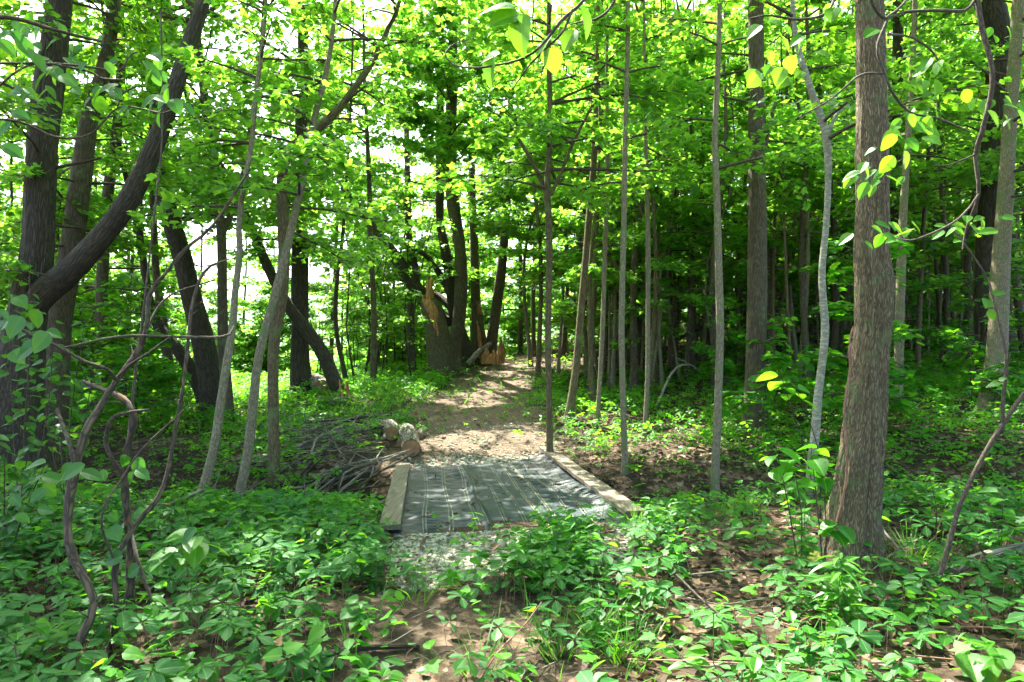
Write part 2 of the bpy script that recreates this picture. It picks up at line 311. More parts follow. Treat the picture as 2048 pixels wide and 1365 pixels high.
# gaps cut in the leaves to let the sun through (photo pixels of the ground spot it lights): cx, cy, rx, ry, strength
GAPS = [(985,885,140,24,.97),(1060,905,60,20,.9),(955,800,75,17,.97),(1010,775,60,14,.9),(880,800,90,8,.8),(1230,855,110,34,.93),(1330,890,90,36,.8),
 (1170,728,110,14,.9),(930,975,26,6,.9),(890,1000,30,7,.9),(1050,962,40,7,.9),(1130,1052,75,12,.9),(835,985,26,5,.9),(1075,990,26,6,.8),(900,935,60,8,.9),
 (1310,1075,90,28,.75),(1600,1050,75,40,.8),(1400,905,60,25,.7),(1560,900,40,16,.7),(1830,1100,50,22,.6),(1930,1010,70,40,.6),(1200,1145,50,16,.7),(1240,1180,30,12,.8),
 (1720,1150,60,18,.8),(1650,900,30,60,.5),(250,1010,50,12,.5),(560,1010,60,14,.5),(800,940,70,18,.6),(330,940,60,12,.4),(700,800,70,12,.5),(1560,810,60,10,.6),(1900,860,50,12,.6),
 (620,1280,30,10,.5),(1050,1330,60,12,.4)]
def sunhit(p):
    q = p.copy(); 
    for _ in range(3):
        t = (p[:,2]-g(q[:,0], q[:,1]))/S[2]; q[:,0] = p[:,0]-S[0]*t; q[:,1] = p[:,1]-S[1]*t
    return q[:,0], q[:,1]
def keepmask(p):
    """True where a canopy leaf may stay (gaps let the dapples through)"""
    hx, hy = sunhit(p); px, py = topix(hx, hy, g(hx, hy)); k = np.ones(len(p))
    for cx, cy_, rx, ry, s in GAPS:
        d = ((px-cx)/rx)**2+((py-cy_)/ry)**2; k = np.minimum(k, 1-s*(1-sstep(.75, 1.25, d)))
    k = np.where(hy < 2.2, 1, k)
    return rng.random(len(p)) < k, hx, hy

DEN = (8.5, .032)
def crown(mbl, mbt, base, L=2., nb=30, z0=3., z1=12., leaf=.1, tpl=MAPLE7, dens=1., path=None, flat=.35, lo_el=.05, hi_el=.7, prof=None, cull=True, rmin=.006, yaw=None, lvb=0.):
    """branches off a trunk path carrying flat sprays of leaves; mbl leaves, mbt twigs"""
    zs = path[:,2]; pos = []; dr = []
    for b in range(nb):
        t = (b+rng.random())/nb; z = z0+(z1-z0)*t
        k = int(np.argmin(np.abs(zs-z))); st = path[k,:3].copy()
        az = rng.uniform(0, 2*np.pi) if yaw is None else yaw+rng.uniform(-1.2, 1.2)
        el = lo_el+(hi_el-lo_el)*t+rng.normal(0, .12); l = L*(1-.55*t)*rng.uniform(.55, 1.15)
        n = 7; s = np.linspace(0, 1, n)[:,None]; d = np.array([math.cos(az)*math.cos(el), math.sin(az)*math.cos(el), math.sin(el)])
        side = np.array([-math.sin(az), math.cos(az), 0]); br = st+d*l*s+side*(rng.normal(0, .12)*l*s**2)+np.array([0,0,-1])*l*.14*s**2+rng.normal(0, .012*l, (n,3))*s
        ok = keepmask(br.copy())[0] if cull else np.ones(n, bool)
        if not ok[3]: continue
        cut = n if ok.all() else max(3, int(np.argmin(ok)))
        tube(mbt, br[:cut], np.linspace(.012+.006*l, rmin*.5, n)[:cut], 5, 0, None, False)
        nt_ = max(3, int(l*DEN[0]))
        for q in range(nt_):
            ss = .34+.66*(q+rng.random()*.6)/nt_; c = st+0*d; fi = ss*(n-1); i0 = min(int(fi), n-2); c = br[i0]*(1-(fi-i0))+br[i0+1]*(fi-i0)
            sg = 1 if q % 2 else -1; ta = az+sg*rng.uniform(.5, 1.1); tl = l*.42*(1.15-ss)*rng.uniform(.6, 1.3)+.12
            td = np.array([math.cos(ta), math.sin(ta), rng.normal(-.05, .26)]); e = c+td*tl+np.array([0,0,-.05*tl])
            if not ok[min(n-1, i0+1)]: continue
            tube(mbt, np.array([c, (c+e)/2+rng.normal(0, .02, 3), e]), [.006, .004, .002], 3, 0, None, False)
            m = max(2, int(dens*tl/DEN[1])); u = rng.uniform(.12, 1.02, m)[:,None]
            pp = c+(e-c)*u; pos.append(pp+rng.normal(0, .045, (m,3)))
            la = ta+np.where(rng.random(m) < .5, 1, -1)*rng.uniform(.3, 1.3, m); dr.append(np.stack([np.cos(la), np.sin(la), rng.uniform(-.9, .2, m)], 1))
    if not pos: return
    pos = np.concatenate(pos); dr = np.concatenate(dr)
    if cull: kk = keepmask(pos)[0]; pos = pos[kk]; dr = dr[kk]
    n = len(pos); place(mbl, tpl, pos, dr, upn(n, flat), leaf*rng.uniform(.6, 1.25, n), np.clip(rng.beta(2, 2.2, n)+lvb, 0, 1))

# ---------------------------------------------------------------- ground sheet, far hills
def pathmask(x, y):
    px, py = topix(x, y, g(x, y)); m = np.zeros_like(x)
    cx = np.interp(y, [9.5, 12, 14, 16, 19, 23, 27, 40], [-.55, -.55, -.75, -.75, -.55, .0, .6, 1.5]); wd = np.interp(y, [9.5, 14, 19, 27], [1.5, 1.5, 1.45, 1.1])+.18*np.sin(y*2.3)+.1*np.sin(y*5.1+1)
    m = np.where(y > 9.6, 1-sstep(.7, 1.15, np.abs(x-cx)/wd), 0)*(1-sstep(26, 34, y))
    m2 = np.exp(-((x-.1)/1.2)**2-((y-3.9)/1.0)**2)*.2
    return np.clip(m+m2, 0, 1)
def fieldmask(x, y): return sstep(-12, -18, x+.55*(y-20)*0-.0)*sstep(22, 30, y)*(x < 0)+sstep(34, 44, y)*(x < -4)*(1-sstep(-12,-18,x)*sstep(22,30,y))
gm = MB(); nx, ny = len(GX), len(GY); i, j = np.meshgrid(np.arange(ny-1), np.arange(nx-1), indexing='ij')
gm.add(np.stack([XX, YY, ZZ], -1).reshape(-1, 3), np.stack([i*nx+j, i*nx+j+1, (i+1)*nx+j+1, (i+1)*nx+j], -1).reshape(-1, 4))
gme = gm.mesh('forest_floor', [M['ground']])
for nm, fn in (('path', pathmask), ('field', fieldmask)):
    a = gme.attributes.new(nm, 'FLOAT', 'POINT'); a.data.foreach_set('value', fn(XX.ravel(), YY.ravel()).astype(np.float32))
tag(obj('ground', gme, []), kind='structure')
hb = MB(); hx = np.linspace(-900, 500, 120); hy = np.linspace(0, 260, 10); hv = []
for b_, yy in enumerate(hy):
    for xx in hx:
        hv.append((xx, 520+yy, -3+(46+18*math.sin(xx*.006+1)+9*math.sin(xx*.017)+4*math.sin(xx*.05))*math.sin(min(1, b_/5)*math.pi/2)))
i, j = np.meshgrid(np.arange(9), np.arange(119), indexing='ij')
hb.add(hv, np.stack([i*120+j, i*120+j+1, (i+1)*120+j+1, (i+1)*120+j], -1).reshape(-1, 4))
M['hill'] = simple('wooded_hill', (.06,.13,.06), (.12,.22,.10), .03, .95, .6, 3)
tag(obj('hills', hb, M['hill']), kind='structure')

# ---------------------------------------------------------------- trees traced from the photo, each at its own distance
def bark_disp(amp, k=9, kz=1.6, flare=.5, fh=.35):
    ph = rng.uniform(0, 6.28, 6)
    def f(R, th, L):
        o = amp*(np.sin(k*th+ph[0]+1.3*np.sin(kz*L*2.1+ph[1]))*.5+.6*np.abs(np.sin(.5*(k*1.7)*th+ph[2]+1.1*np.sin(kz*3.3*L+2*th+ph[3])))+.35*np.sin(2*th+L*1.3+ph[4]))
        fl = 1+flare*np.exp(-L/fh)*(1+.35*np.sin(5*th+ph[5]))
        return R*(fl+o)
    return f
def furrow(R, th, L):   # deep interlaced furrows of the big near trunk
    o = 0
    for k, kz, a, p in ((17, 3.1, .030, .3), (26, 5.3, .024, 1.9), (41, 9, .014, 4.), (7, 1.2, .03, 2.2)):
        o = o+a*(1-2*np.abs(np.sin(.5*(k*th)+p+1.6*np.sin(kz*L+p*3+2*np.sin(3*th+p)))))
    o = o*(1.25-.55*sstep(2.2, 3.4, L)); fl = 1+.55*np.exp(-L/.22)*(1+.3*np.sin(5*th+1))
    hole = -.16*np.exp(-((th-4.75)/.16)**2-((L-.72)/.22)**2)
    return R*(fl+o+hole)
OH = {}; HOST = {}
def trunkpath(Y, poly, top, n=28, Y2=None):
    q = [];
    for k, (px, py, wd) in enumerate(poly):
        yk = Y if Y2 is None else Y+(Y2-Y)*k/(len(poly)-1)
        p = P(px, py, yk); q.append((*p, wd/F*yk/2))
    x, y, z, r = q[0]; gz = G(x, y)
    if z > gz-.05: q.insert(0, (x+(x-q[1][0])*.05, y, gz-.12, r*1.05))
    if top:
        x, y, z, r = q[-1]; x0, y0, z0_, _ = q[-2]; dx = np.clip((x-x0)/max(z-z0_, .3), -.35, .35)*.5; dy = (y-y0)/max(z-z0_, .3)*.5
        if top > z+1.2:
            q.append((x+dx*(top-z)*.5, y+dy*(top-z)*.5, (z+top)/2, r*.7)); q.append((x+dx*(top-z), y+dy*(top-z), top, r*.25))
    return smooth_path(np.array(q), n)
def tree(name, label, Y, poly, mat='bark_mid', top=14, L=2., nb=34, z0=2.5, z1=None, leaf=.1, tpl=MAPLE7, seg=14, n=36, amp=.05, flare=.4, extra=(), dens=1., lmat='maple', key=None, lo=.05, hi=.7, group=None, disp=None, Y2=None, cat='tree', yaw=None, flat=.55):
    tp = trunkpath(Y, poly, top, n, Y2); base = np.array([tp[0][0], tp[0][1], G(tp[0][0], tp[0][1])])
    r = thing(name, base, label, cat, group)
    mb = MB(); tube(mb, tp[:,:3], tp[:,3], seg, 0, disp or bark_disp(amp, flare=flare, fh=max(.08, tp[0][3]*1.6)))
    obj('trunk', mb, M[mat], r, base)
    for ex in extra:   # limbs: (polyline, optional Y2)
        e = [(*P(px, py, Y+dy), wd/F*Y/2) for px, py, wd, dy in ex]; e = smooth_path(np.array(e), 16); lb = MB()
        tube(lb, e[:,:3], e[:,3], 9, 0, bark_disp(amp*.8, flare=0)); obj('limb', lb, M[mat], r, base)
    lv, tw = MB(), MB()
    if nb and not z1:   # leaves that the view can hold
        z1 = min(top, CH+.5*Y+1.8); nb = max(10, int(nb*(.62+.6*(z1-z0)/(top-z0)))) if poly[0][0] < 1060 else max(8, int(nb*(.42+.6*(z1-z0)/(top-z0))))
    if nb:
        crown(lv, tw, base, L, nb, z0, z1 or top, leaf, tpl, dens, tp, lo_el=lo, hi_el=hi, yaw=yaw, flat=flat)
        for ex in extra:
            e = smooth_path(np.array([(*P(px, py, Y+dy), 0) for px, py, wd, dy in ex]), 16)
            if abs(e[-1][2]-e[0][2]) > .8: crown(lv, tw, base, L*.7, max(4, nb//5), e[0][2]+.3, e[-1][2], leaf, tpl, dens, e if e[-1][2] > e[0][2] else e[::-1], lo_el=lo, hi_el=hi)
    if key in OH:  # sprays added overhead for shade, merged into this crown
        for c, pts in OH[key]:
            m = len(pts); place(lv, MAPLE7, pts, rdir(m, -.5, .2), upn(m, .35), .15*rng.uniform(.7, 1.2, m), rng.random(m))
            if rng.random() < .3:
                k = int(np.argmin(np.abs(tp[:,2]-(c[2]-1.5)))); s0 = tp[k,:3]; mid = (s0+c)/2+np.array([0,0,.5])
                e = smooth_path(np.array([s0, mid, c]), 8)
                if keepmask(e.copy())[0].all(): tube(tw, e, np.linspace(.05, .012, 8), 6)
    if tw.n: obj('branches', tw, M['bark_twig'], r, base)
    if lv.n: obj('crown', lv, M[lmat], r, base)
    return r
# overhead canopy: mostly unseen sprays added to block the sun, joined to tall trees
HOST = {'C9': (2.4, 4.8), 'L1': (-6.3, 9), 'C7': (3.9, 11), 'L6': (-5.5, 13), 'C1': (.55, 10.2), 'C11': (8.1, 11.), 'L8': (-3, 8), 'C6': (2.7, 9)}
for _ in range(2900):
    c = np.array([rng.uniform(-15, 12), rng.uniform(-6, 27), rng.uniform(9, 14)])
    hx_, hy_ = sunhit(c[None].copy()); hx_, hy_ = hx_[0], hy_[0]
    d = 1.05 if hy_ < 10.5 else (.06 if hx_ > 3.5 else (.2 if hy_ < 19 and hx_ > -3 else .10))
    if 12.3 < hy_ < 25 and -2.5 < hx_ < 1.8: d = .6
    if hy_ < 1.5: d = .8
    if rng.random() > d*.82: continue
    m = int(rng.uniform(25, 55)); rr = rng.uniform(.5, 1.0); pts = c+np.c_[rng.normal(0, rr*.6, (m, 2)), rng.normal(0, .12, m)]
    pts = pts[keepmask(pts)[0]]
    k = min(HOST, key=lambda q: (HOST[q][0]-c[0])**2+(HOST[q][1]-c[1])**2); OH.setdefault(k, []).append((c, pts))

TOWN = dict(dens=1.0)
# --- left of the path
tree('broad_tree', 'massive dark rough-barked tree at the left edge, widest trunk in the picture', 9, [(18,905,118),(30,800,92),(44,700,76),(60,600,64),(76,500,55),(80,400,52),(84,300,50),(95,200,50),(108,100,46),(120,0,42),(130,-120,38)],
     'bark_dark', 15, 2.6, 26, 3.0, 9, .12, amp=.09, seg=36, n=90, key='L1', lmat='bass', tpl=OVALS, extra=[[(62,622,50,-.1),(100,575,50,-.2),(145,540,48,-.3),(215,462,42,-.4),(262,395,38,-.4),(298,320,35,-.3),(335,225,32,-.2),(375,100,28,0),(420,-30,24,.2)]])
tree('tree', 'dark straight trunk just right of the widest tree at the left edge', 10.2, [(104,885,52),(112,760,48),(118,650,44),(133,560,42),(150,450,40),(165,340,38),(178,240,32),(205,150,26),(222,60,24),(232,-60,22)], 'bark_mid', 15, 2.3, 26, 2.4, 9, .11, amp=.05, seg=20, n=50)
tree('tree', 'tall slim tree with pale bark at far left, mostly hidden by leaves', 14, [(204,840,26),(203,700,23),(205,560,22),(215,400,20),(240,200,18),(240,-60,14)], 'bark_mid', 14, 2.4, 34, 2.2, None, .1)
tree('leaning_tree', 'thick dark trunk leaning left, its foot on the bright bank left of the brush', 13.2, [(432,815,50),(422,760,44),(408,690,42),(395,640,40),(380,580,37),(366,520,36),(348,460,34),(330,400,33),(322,320,30),(318,220,26),(322,60,22)], 'bark_dark', 14, 2.4, 30, 4.0, None, .1, amp=.07, seg=20, n=50)
tree('leaning_tree', 'slimmer trunk leaning further left than its neighbour and meeting it at the foot', 13.6, [(418,822,30),(400,775,27),(380,736,25),(352,695,23),(318,655,21),(300,610,17),(290,540,14),(270,420,12),(240,300,9)], 'bark_dark', 10, 1.8, 18, 4.0, None, .1)
tree('tree', 'thin dark trunk crossing behind the two leaning trees', 14.5, [(351,818,22),(342,770,20),(333,690,18),(322,620,16),(312,540,14),(306,400,12),(300,200,10)], 'bark_mid', 13, 2.2, 26, 4.2, None, .1)
tree('tree', 'straight grey pole tree with a forking top left of the brush pile', 12.6, [(457,870,24),(455,800,22),(447,700,20),(445,600,19),(444,500,18),(440,430,18),(432,360,18),(425,290,19),(410,200,16),(395,60,12)], 'bark_mid', 14, 2.2, 32, 3.8, None, .1, key='L6', seg=16, extra=[[(445,470,12,0),(480,380,11,.1),(500,260,9,.2),(520,120,8,.3),(530,-20,6,.3)]])
tree('forked_sapling', 'pale slender stem bending out of the undergrowth at left of centre', 7.6, [(400,1010,20),(415,950,19),(430,890,18),(440,820,17),(452,740,16),(466,650,14),(470,590,13),(480,500,12),(478,440,11),(492,350,10),(502,300,10),(512,190,9),(528,60,7)], 'bark_pole', 8, 1.4, 20, 2.9, None, .1, amp=.03)
tree('forked_sapling', 'pale straight stem crossing the olive trunk in front of the brush pile', 8.0, [(478,1000,20),(496,910,19),(516,725,17),(544,615,17),(565,536,17),(585,450,15),(612,330,13),(628,240,12),(640,193,12),(654,138,10),(668,40,8)], 'bark_pole', 8.5, 1.5, 24, 3.1, None, .1, amp=.03)
tree('crooked_tree', 'olive-brown trunk that bends sharply to the right above the brush', 9.5, [(548,900,22),(546,800,21),(547,700,21),(556,640,21),(565,588,21),(568,500,22),(566,430,23),(563,380,21),(567,330,20),(590,290,19),(637,258,18),(672,225,16),(700,190,13),(745,125,12),(775,60,9),(800,0,7)], 'bark_gold', 9.5, 2.0, 34, 3.2, None, .1, amp=.05, seg=16)
tree('tree', 'dark double trunk behind the crooked olive tree, beside the cut log', 15.2, [(603,800,38),(600,700,34),(600,600,32),(600,500,30),(600,400,28),(602,280,24),(606,120,20),(608,-40,16)], 'bark_dark', 15, 2.4, 34, 3.4, None, .1, amp=.12, seg=20)
tree('leaning_tree', 'brown trunk leaning left with orange torn wood at its foot', 14.6, [(690,808,26),(668,760,27),(650,715,26),(630,684,25),(605,650,24),(578,615,22),(550,565,20),(527,515,19),(505,460,17),(480,410,15),(440,330,13),(400,265,11),(370,180,8)], 'bark_dark', 11, 2.0, 24, 3.2, None, .1, amp=.07)
tree('tree', 'thin dark wavy trunk standing alone against the bright gap', 17, [(695,785,11),(688,740,10),(675,680,9),(671,622,9),(675,553,8),(685,478,7),(690,400,6),(700,250,5)], 'bark_dark', 11, 1.7, 22, 4.3, None, .1)
tree('tree', 'slim tree behind the bright gap, straight and half veiled by leaves', 22, [(822,740,15),(822,650,14),(820,550,13),(816,400,12),(812,200,10)], 'bark_mid', 16, 2.4, 34, 4, None, .11)
# --- broken trees at the crest of the path
tree('leaning_tree', 'long bare trunk arching up to the left from behind the splintered stump', 20.6, [(876,742,26),(872,700,24),(866,650,24),(852,605,26),(838,585,26),(820,560,26),(800,528,25),(780,500,23),(750,462,20),(725,430,17),(700,400,14),(675,340,11),(655,250,9)], 'bark_dark', 13, 2.3, 26, 5.6, None, .11, amp=.06, extra=[[(838,585,14,0),(828,520,12,.2),(818,470,11,.4),(812,400,9,.5)]])
def snag(label, Y, poly, cut_h, mat='bark_mid', seg=20, wound=True, side=-1.2):
    tp = trunkpath(Y, poly, None, 30); base = np.array([tp[0][0], tp[0][1], G(tp[0][0], tp[0][1])]); r = thing('broken_trunk', base, label, 'broken tree')
    mb = MB(); tube(mb, tp[:,:3], tp[:,3], seg, 0, bark_disp(.07, flare=.15, fh=.2), True, 0); obj('trunk', mb, M[mat], r, base)
    sp = MB(); e = tp[-1]; rr = e[3]
    for k in range(11):
        a = rng.uniform(0, 6.28); q = e[:3]+np.array([math.cos(a), math.sin(a), 0])*rr*.75*rng.random(); h = rng.uniform(.15, cut_h)
        tube(sp, np.array([q-[0,0,.08], q+[rng.normal(0,.03), 0, h*.6], q+[rng.normal(0,.06), 0, h]]), [rr*.34, rr*.22, .008], 5)
    if wound:
        n = 18; i0 = 16; w_ = tp[i0:i0+n] if len(tp) >= i0+n else tp[i0:]; m = len(w_); V = []
        for k in range(m):
            t = k/(m-1); hw = (.07+1.25*t**1.5)*.75
            for u in np.linspace(-1, 1, 7):
                th = -math.pi/2+.12+u*hw+.03*math.sin(k*1.7)+.05*((k*7+int(u*3))%3-1)*t; rad = w_[k,3]*1.06+.012*math.cos(u*5+k)
                V.append(w_[k,:3]+np.array([math.cos(th), math.sin(th), 0])*rad)
        i, j = np.meshgrid(np.arange(m-1), np.arange(6), indexing='ij'); sp.add(V, np.stack([i*7+j, i*7+j+1, (i+1)*7+j+1, (i+1)*7+j], -1).reshape(-1,4))
    obj('torn_wood', sp, M['orange'], r, base); return r
snag('broken grey trunk with a long orange wound, at the bend of the path', 20, [(884,752,54),(882,730,50),(878,700,47),(874,665,45),(868,640,41),(862,615,38),(858,600,30)], .85)
tree('tree', 'stout two-toned trunk right behind the broken trunk with the orange wound', 21, [(908,740,38),(906,715,29),(912,680,26),(918,640,25),(921,600,25),(922,540,24),(918,480,22),(905,400,26),(900,300,24),(905,150,20)], 'bark_mid', 16, 3.6, 30, 6.0, 12, .14, amp=.06, flare=.35, yaw=-1.57, seg=20, key=None)
tree('tree', 'dark trunk with heavy side limbs in the centre of the broken cluster', 22, [(934,728,36),(927,690,28),(914,650,25),(906,600,24),(901,550,23),(890,500,19),(880,440,15),(880,350,18)], 'bark_dark', 14, 3.4, 26, 5.6, 12, .14, amp=.08, flare=.3, seg=18, yaw=-2.2, extra=[[(905,620,16,0),(880,595,13,.3),(850,580,10,.5),(800,560,7,.8),(740,548,5,1)],[(903,590,18,.2),(880,550,14,0),(860,520,11,-.2),(835,500,9,-.4)],[(906,640,24,0),(886,640,22,-.2),(872,610,18,-.4)]])
snag('slim broken trunk with a dark red slab peeled from its side', 22.5, [(966,722,34),(962,690,26),(958,660,22),(957,630,18)], .5, 'bark_mid', 14, False)
tree('tree', 'straight brown trunk rising behind the peeled broken trunk', 23, [(955,716,22),(953,650,20),(950,560,18),(948,480,16),(945,400,14)], 'bark_mid', 14, 3.0, 24, 5.4, 12, .13, yaw=-1.57)
tree('tree', 'trunk leaning slightly right behind the rotten orange stump', 23, [(980,706,24),(988,650,21),(996,590,20),(1003,540,19),(1008,480,17),(1014,400,15),(1020,250,12)], 'bark_mid', 15, 3.6, 32, 5.0, 12, .14, yaw=-1.2)
tree('young_maple', 'young maple with bright layered sprays left of the long arching trunk', 17.5, [(745,768,12),(748,640,11),(742,500,10),(738,350,9),(730,180,7)], 'bark_mid', 12, 2.6, 34, 6.6, None, .13)
tree('young_maple', 'young maple with glowing foliage behind the crest of the path', 29, [(1040,700,10),(1042,600,9),(1040,480,8),(1036,320,7)], 'bark_mid', 13, 3.2, 60, 2.4, None, .15)
tree('young_maple', 'young maple with glowing foliage between the rotten stump and the bowed poles', 25, [(1068,712,9),(1066,600,8),(1070,480,8),(1072,300,6)], 'bark_mid', 12, 3.0, 50, 3.4, None, .14)
# rotten stump and slabs
st = thing('rotten_stump', P(985,722,21.5), 'hollow rotten stump with bright orange inside, right of the peeled trunk', 'stump'); b0 = P(985,722,21.5)
mb = MB(); 
for k in range(11):
    a = k/11*math.pi*1.3+math.pi*.9+.12*math.sin(k*5); q = np.array([math.cos(a)*.25, math.sin(a)*.22, -.1]); h = (.16,.3,.22,.42,.2,.12,.34,.25,.6,.75,.3)[k]
    tube(mb, np.array([q, q*[1.1,1,0]+[.02*math.sin(k*3),0,h*.5], q*[1.12,1,0]+[.05*math.sin(k*2),0,h]]), [.12, .10, .02], 7, 0, bark_disp(.12, flare=0))
obj('shell', mb, M['orange'], st)
mb = MB(); tube(mb, np.array([[-.75,-.1,-.1],[-.5,0,.2],[-.05,.1,.55]]), [.10,.10,.06], 8); obj('slab', mb, M['dead_wood'], st)
mb = MB(); tube(mb, np.array([[-.38,.2,.1],[-.42,.2,.8],[-.5,.22,1.25]]), [.07,.06,.02], 6); obj('splinter', mb, M['orange'], st)
# --- right of the path
tree('slender_tree', 'slender trunk with a wide fork, rooted at the far right corner of the mat', 10.3, [(1100,906,14),(1098,800,12),(1096,700,12),(1097,600,12),(1099,500,13),(1097,430,13),(1094,380,13),(1099,290,11),(1100,200,10),(1097,110,9),(1098,0,8)], 'bark_gold', 11, 2.5, 46, 3.9, None, .115, key='C1', extra=[[(1096,400,9,0),(1075,345,8,.1),(1050,300,7,.1),(1010,235,5,.2)],[(1101,392,8,0),(1125,340,7,0),(1145,290,6,.1),(1190,200,5,.1)]])
tree('slender_tree', 'brown trunk bowed slightly right, its foot in the sunny patch beside the path', 12.8, [(1138,850,17),(1143,800,16),(1152,740,15),(1160,650,15),(1165,590,14),(1172,510,13),(1180,410,12),(1188,320,12),(1192,200,10),(1195,60,9)], 'bark_gold', 13, 2.3, 38, 4.4, None, .115)
tree('slender_tree', 'thin pale pole just right of the bowed brown trunk', 12.5, [(1194,856,9),(1200,760,9),(1206,640,9),(1210,500,9),(1215,380,9),(1214,200,7)], 'bark_pole', 12, 1.6, 20, 4.2, None, .1)
tree('slender_tree', 'straight thin pole with dark knots right of the mat, rooted above the gully', 9.4, [(1250,935,13),(1246,800,12),(1243,650,12),(1247,480,11),(1250,300,10),(1255,100,9),(1256,-50,8)], 'bark_pole', 10, 1.6, 20, 3.6, None, .095)
tree('slender_tree', 'very thin upright pole between the knotted pole and the pale pole', 11, [(1287,895,9),(1295,760,9),(1296,600,9),(1296,480,10),(1293,350,8),(1290,200,6)], 'bark_pole', 10, 1.4, 16, 3.9, None, .095)
tree('slender_tree', 'pale grey pole with dark rings, left of the thick mid-distance trunk', 8.9, [(1430,955,17),(1434,860,16),(1437,780,15),(1440,650,15),(1437,520,14),(1434,400,13),(1430,280,12),(1437,100,10),(1440,-60,9)], 'bark_pole', 10.5, 1.6, 18, 3.7, None, .095, key='C6')
tree('tree', 'thick straight brown trunk in the middle distance at right', 10.8, [(1509,868,46),(1510,800,40),(1512,700,38),(1514,600,37),(1515,500,35),(1514,400,33),(1513,250,31),(1512,100,29),(1512,-60,27)], 'bark_mid', 15, 2.4, 22, 4.8, None, .11, amp=.05, seg=30, n=80, key='C7', extra=[[(1522,330,8,0),(1540,250,8,.2),(1560,170,7,.3),(1580,90,6,.4)]])
tree('crooked_sapling', 'smooth pale grey stem with a kink and fork, left of the big trunk', 6.4, [(1618,1015,17),(1622,940,17),(1631,860,17),(1636,790,16),(1645,720,15),(1650,660,15),(1646,600,14),(1644,540,13),(1652,450,12),(1656,370,12),(1655,300,15),(1647,250,15),(1630,205,14),(1612,150,12),(1597,100,11),(1587,40,9),(1583,-40,8)], 'bark_pale', 6, 1.2, 10, 3.2, None, .1, amp=.02, seg=18, n=60, tpl=OVALS, lmat='bass', extra=[[(1656,268,8,0),(1672,232,7,0),(1690,215,6,0),(1740,190,5,.1)]])
big = tree('big_tree', 'large near tree with furrowed bark, swollen collar and hollow at its foot, right foreground', 4.8, [(1703,1165,118),(1704,1100,106),(1707,1040,98),(1712,1000,94),(1720,930,84),(1727,880,80),(1733,800,73),(1740,720,67),(1745,660,67),(1748,600,70),(1749,570,71),(1746,535,66),(1743,500,63),(1745,400,61),(1744,300,60),(1743,200,56),(1741,100,54),(1739,0,52),(1737,-120,50)],
     'bark_big', 13, 2.5, 0, 5, None, .12, seg=110, n=420, disp=furrow, key='C9')
vn = MB(); e = smooth_path(np.array([P(x, y, 4.68) for x, y in ((1707,655),(1700,680),(1702,720),(1697,760),(1688,820),(1692,880),(1694,930),(1688,985),(1672,1050))]), 30); tube(vn, e, .0075, 7)
e = smooth_path(np.array([P(x, y, 4.66) for x, y in ((1712,665),(1704,690),(1697,700),(1700,735))]), 12); tube(vn, e, .005, 6); b0 = e[0]
tag(obj('vine', vn, M['redstem'], None, P(1672,1050,4.68)), 'reddish brown vine hanging down the left side of the big near tree', 'vine')
tree('tree', 'dark trunk partly hidden behind the big near tree, on its right side', 14.5, [(1782,800,30),(1784,700,26),(1786,560,22),(1790,400,22),(1793,250,20),(1795,60,18)], 'bark_dark', 15, 2.3, 30, 4.2, None, .11)
tree('slender_tree', 'pale pole just right of the big near tree, with dark rings', 11.5, [(1796,880,18),(1797,760,17),(1799,640,17),(1803,520,16),(1808,400,14),(1818,250,12),(1828,60,10)], 'bark_pole', 12, 1.9, 26, 4.4, None, .1)
tree('tree', 'smooth grey trunk at the right edge in front of a rough dark one', 10.6, [(1978,830,44),(1986,770,38),(1994,700,35),(1998,600,34),(2003,500,31),(2010,400,28),(2016,300,25),(2024,180,23),(2034,40,21)], 'bark_pole', 14, 2.4, 30, 3.8, None, .11, key='C11', seg=24, amp=.04)
tree('tree', 'rough dark trunk at the right edge behind the smooth grey one', 13, [(1985,800,52),(1980,700,48),(1976,600,46),(1980,500,46),(1985,400,46),(1990,300,46),(1997,200,46),(1998,100,46),(1985,30,48),(1965,-40,44)], 'bark_dark', 16, 2.6, 30, 4.2, None, .11, amp=.08, seg=24, n=60)

# ---------------------------------------------------------------- repeats: slender pole trees, understory saplings, shrubs
def proto(name, label, cat, group, H, r0, bark, L, nb, z0, leaf, tpl, lmat, dens=1., lo=.0, hi=.6, bend=.45, flat=.4, n=16, rt=.25, seg=8):
    p = np.array([[0,0,-.15,r0*1.2],[rng.normal(0,bend*.3),rng.normal(0,bend*.3),H*.3,r0*.85],[rng.normal(0,bend*.6),rng.normal(0,bend*.6),H*.6,r0*.6],[rng.normal(0,bend),rng.normal(0,bend),H,r0*rt]])
    tp = smooth_path(p, n); r = thing(name, (0,0,0), label, cat, group)
    mb = MB(); tube(mb, tp[:,:3], tp[:,3], seg, 0, bark_disp(.05, flare=.55, fh=.13)); obj('trunk' if H > 3 else 'stem', mb, M[bark], r)
    if H > 8:
        for q in range(9):
            k_ = rng.integers(2, n-5); a_ = rng.uniform(0, 6.28); l_ = rng.uniform(.15, .7); c_ = tp[k_,:3]; d_ = np.array([math.cos(a_), math.sin(a_), rng.uniform(.1, .9)])*l_
            tube(mb, np.array([c_, c_+d_*.5+rng.normal(0,.03,3), c_+d_]), [.010, .006, .003], 4, 0, None, False)
        r.children[0].data = mb.mesh('trunk', [M[bark]])
    lv, tw = MB(), MB(); crown(lv, tw, None, L, nb, z0, H, leaf, tpl, dens, tp, cull=False, lo_el=lo, hi_el=hi, flat=flat)
    obj('branches' if H > 3 else 'twigs', tw, M['bark_twig'], r); obj('crown' if H > 3 else 'leaves', lv, M[lmat], r); return r
GR = 'slender pole trees of the dense stand right of the path'
LB = 'slender straight pole tree in the crowded stand right of the path'
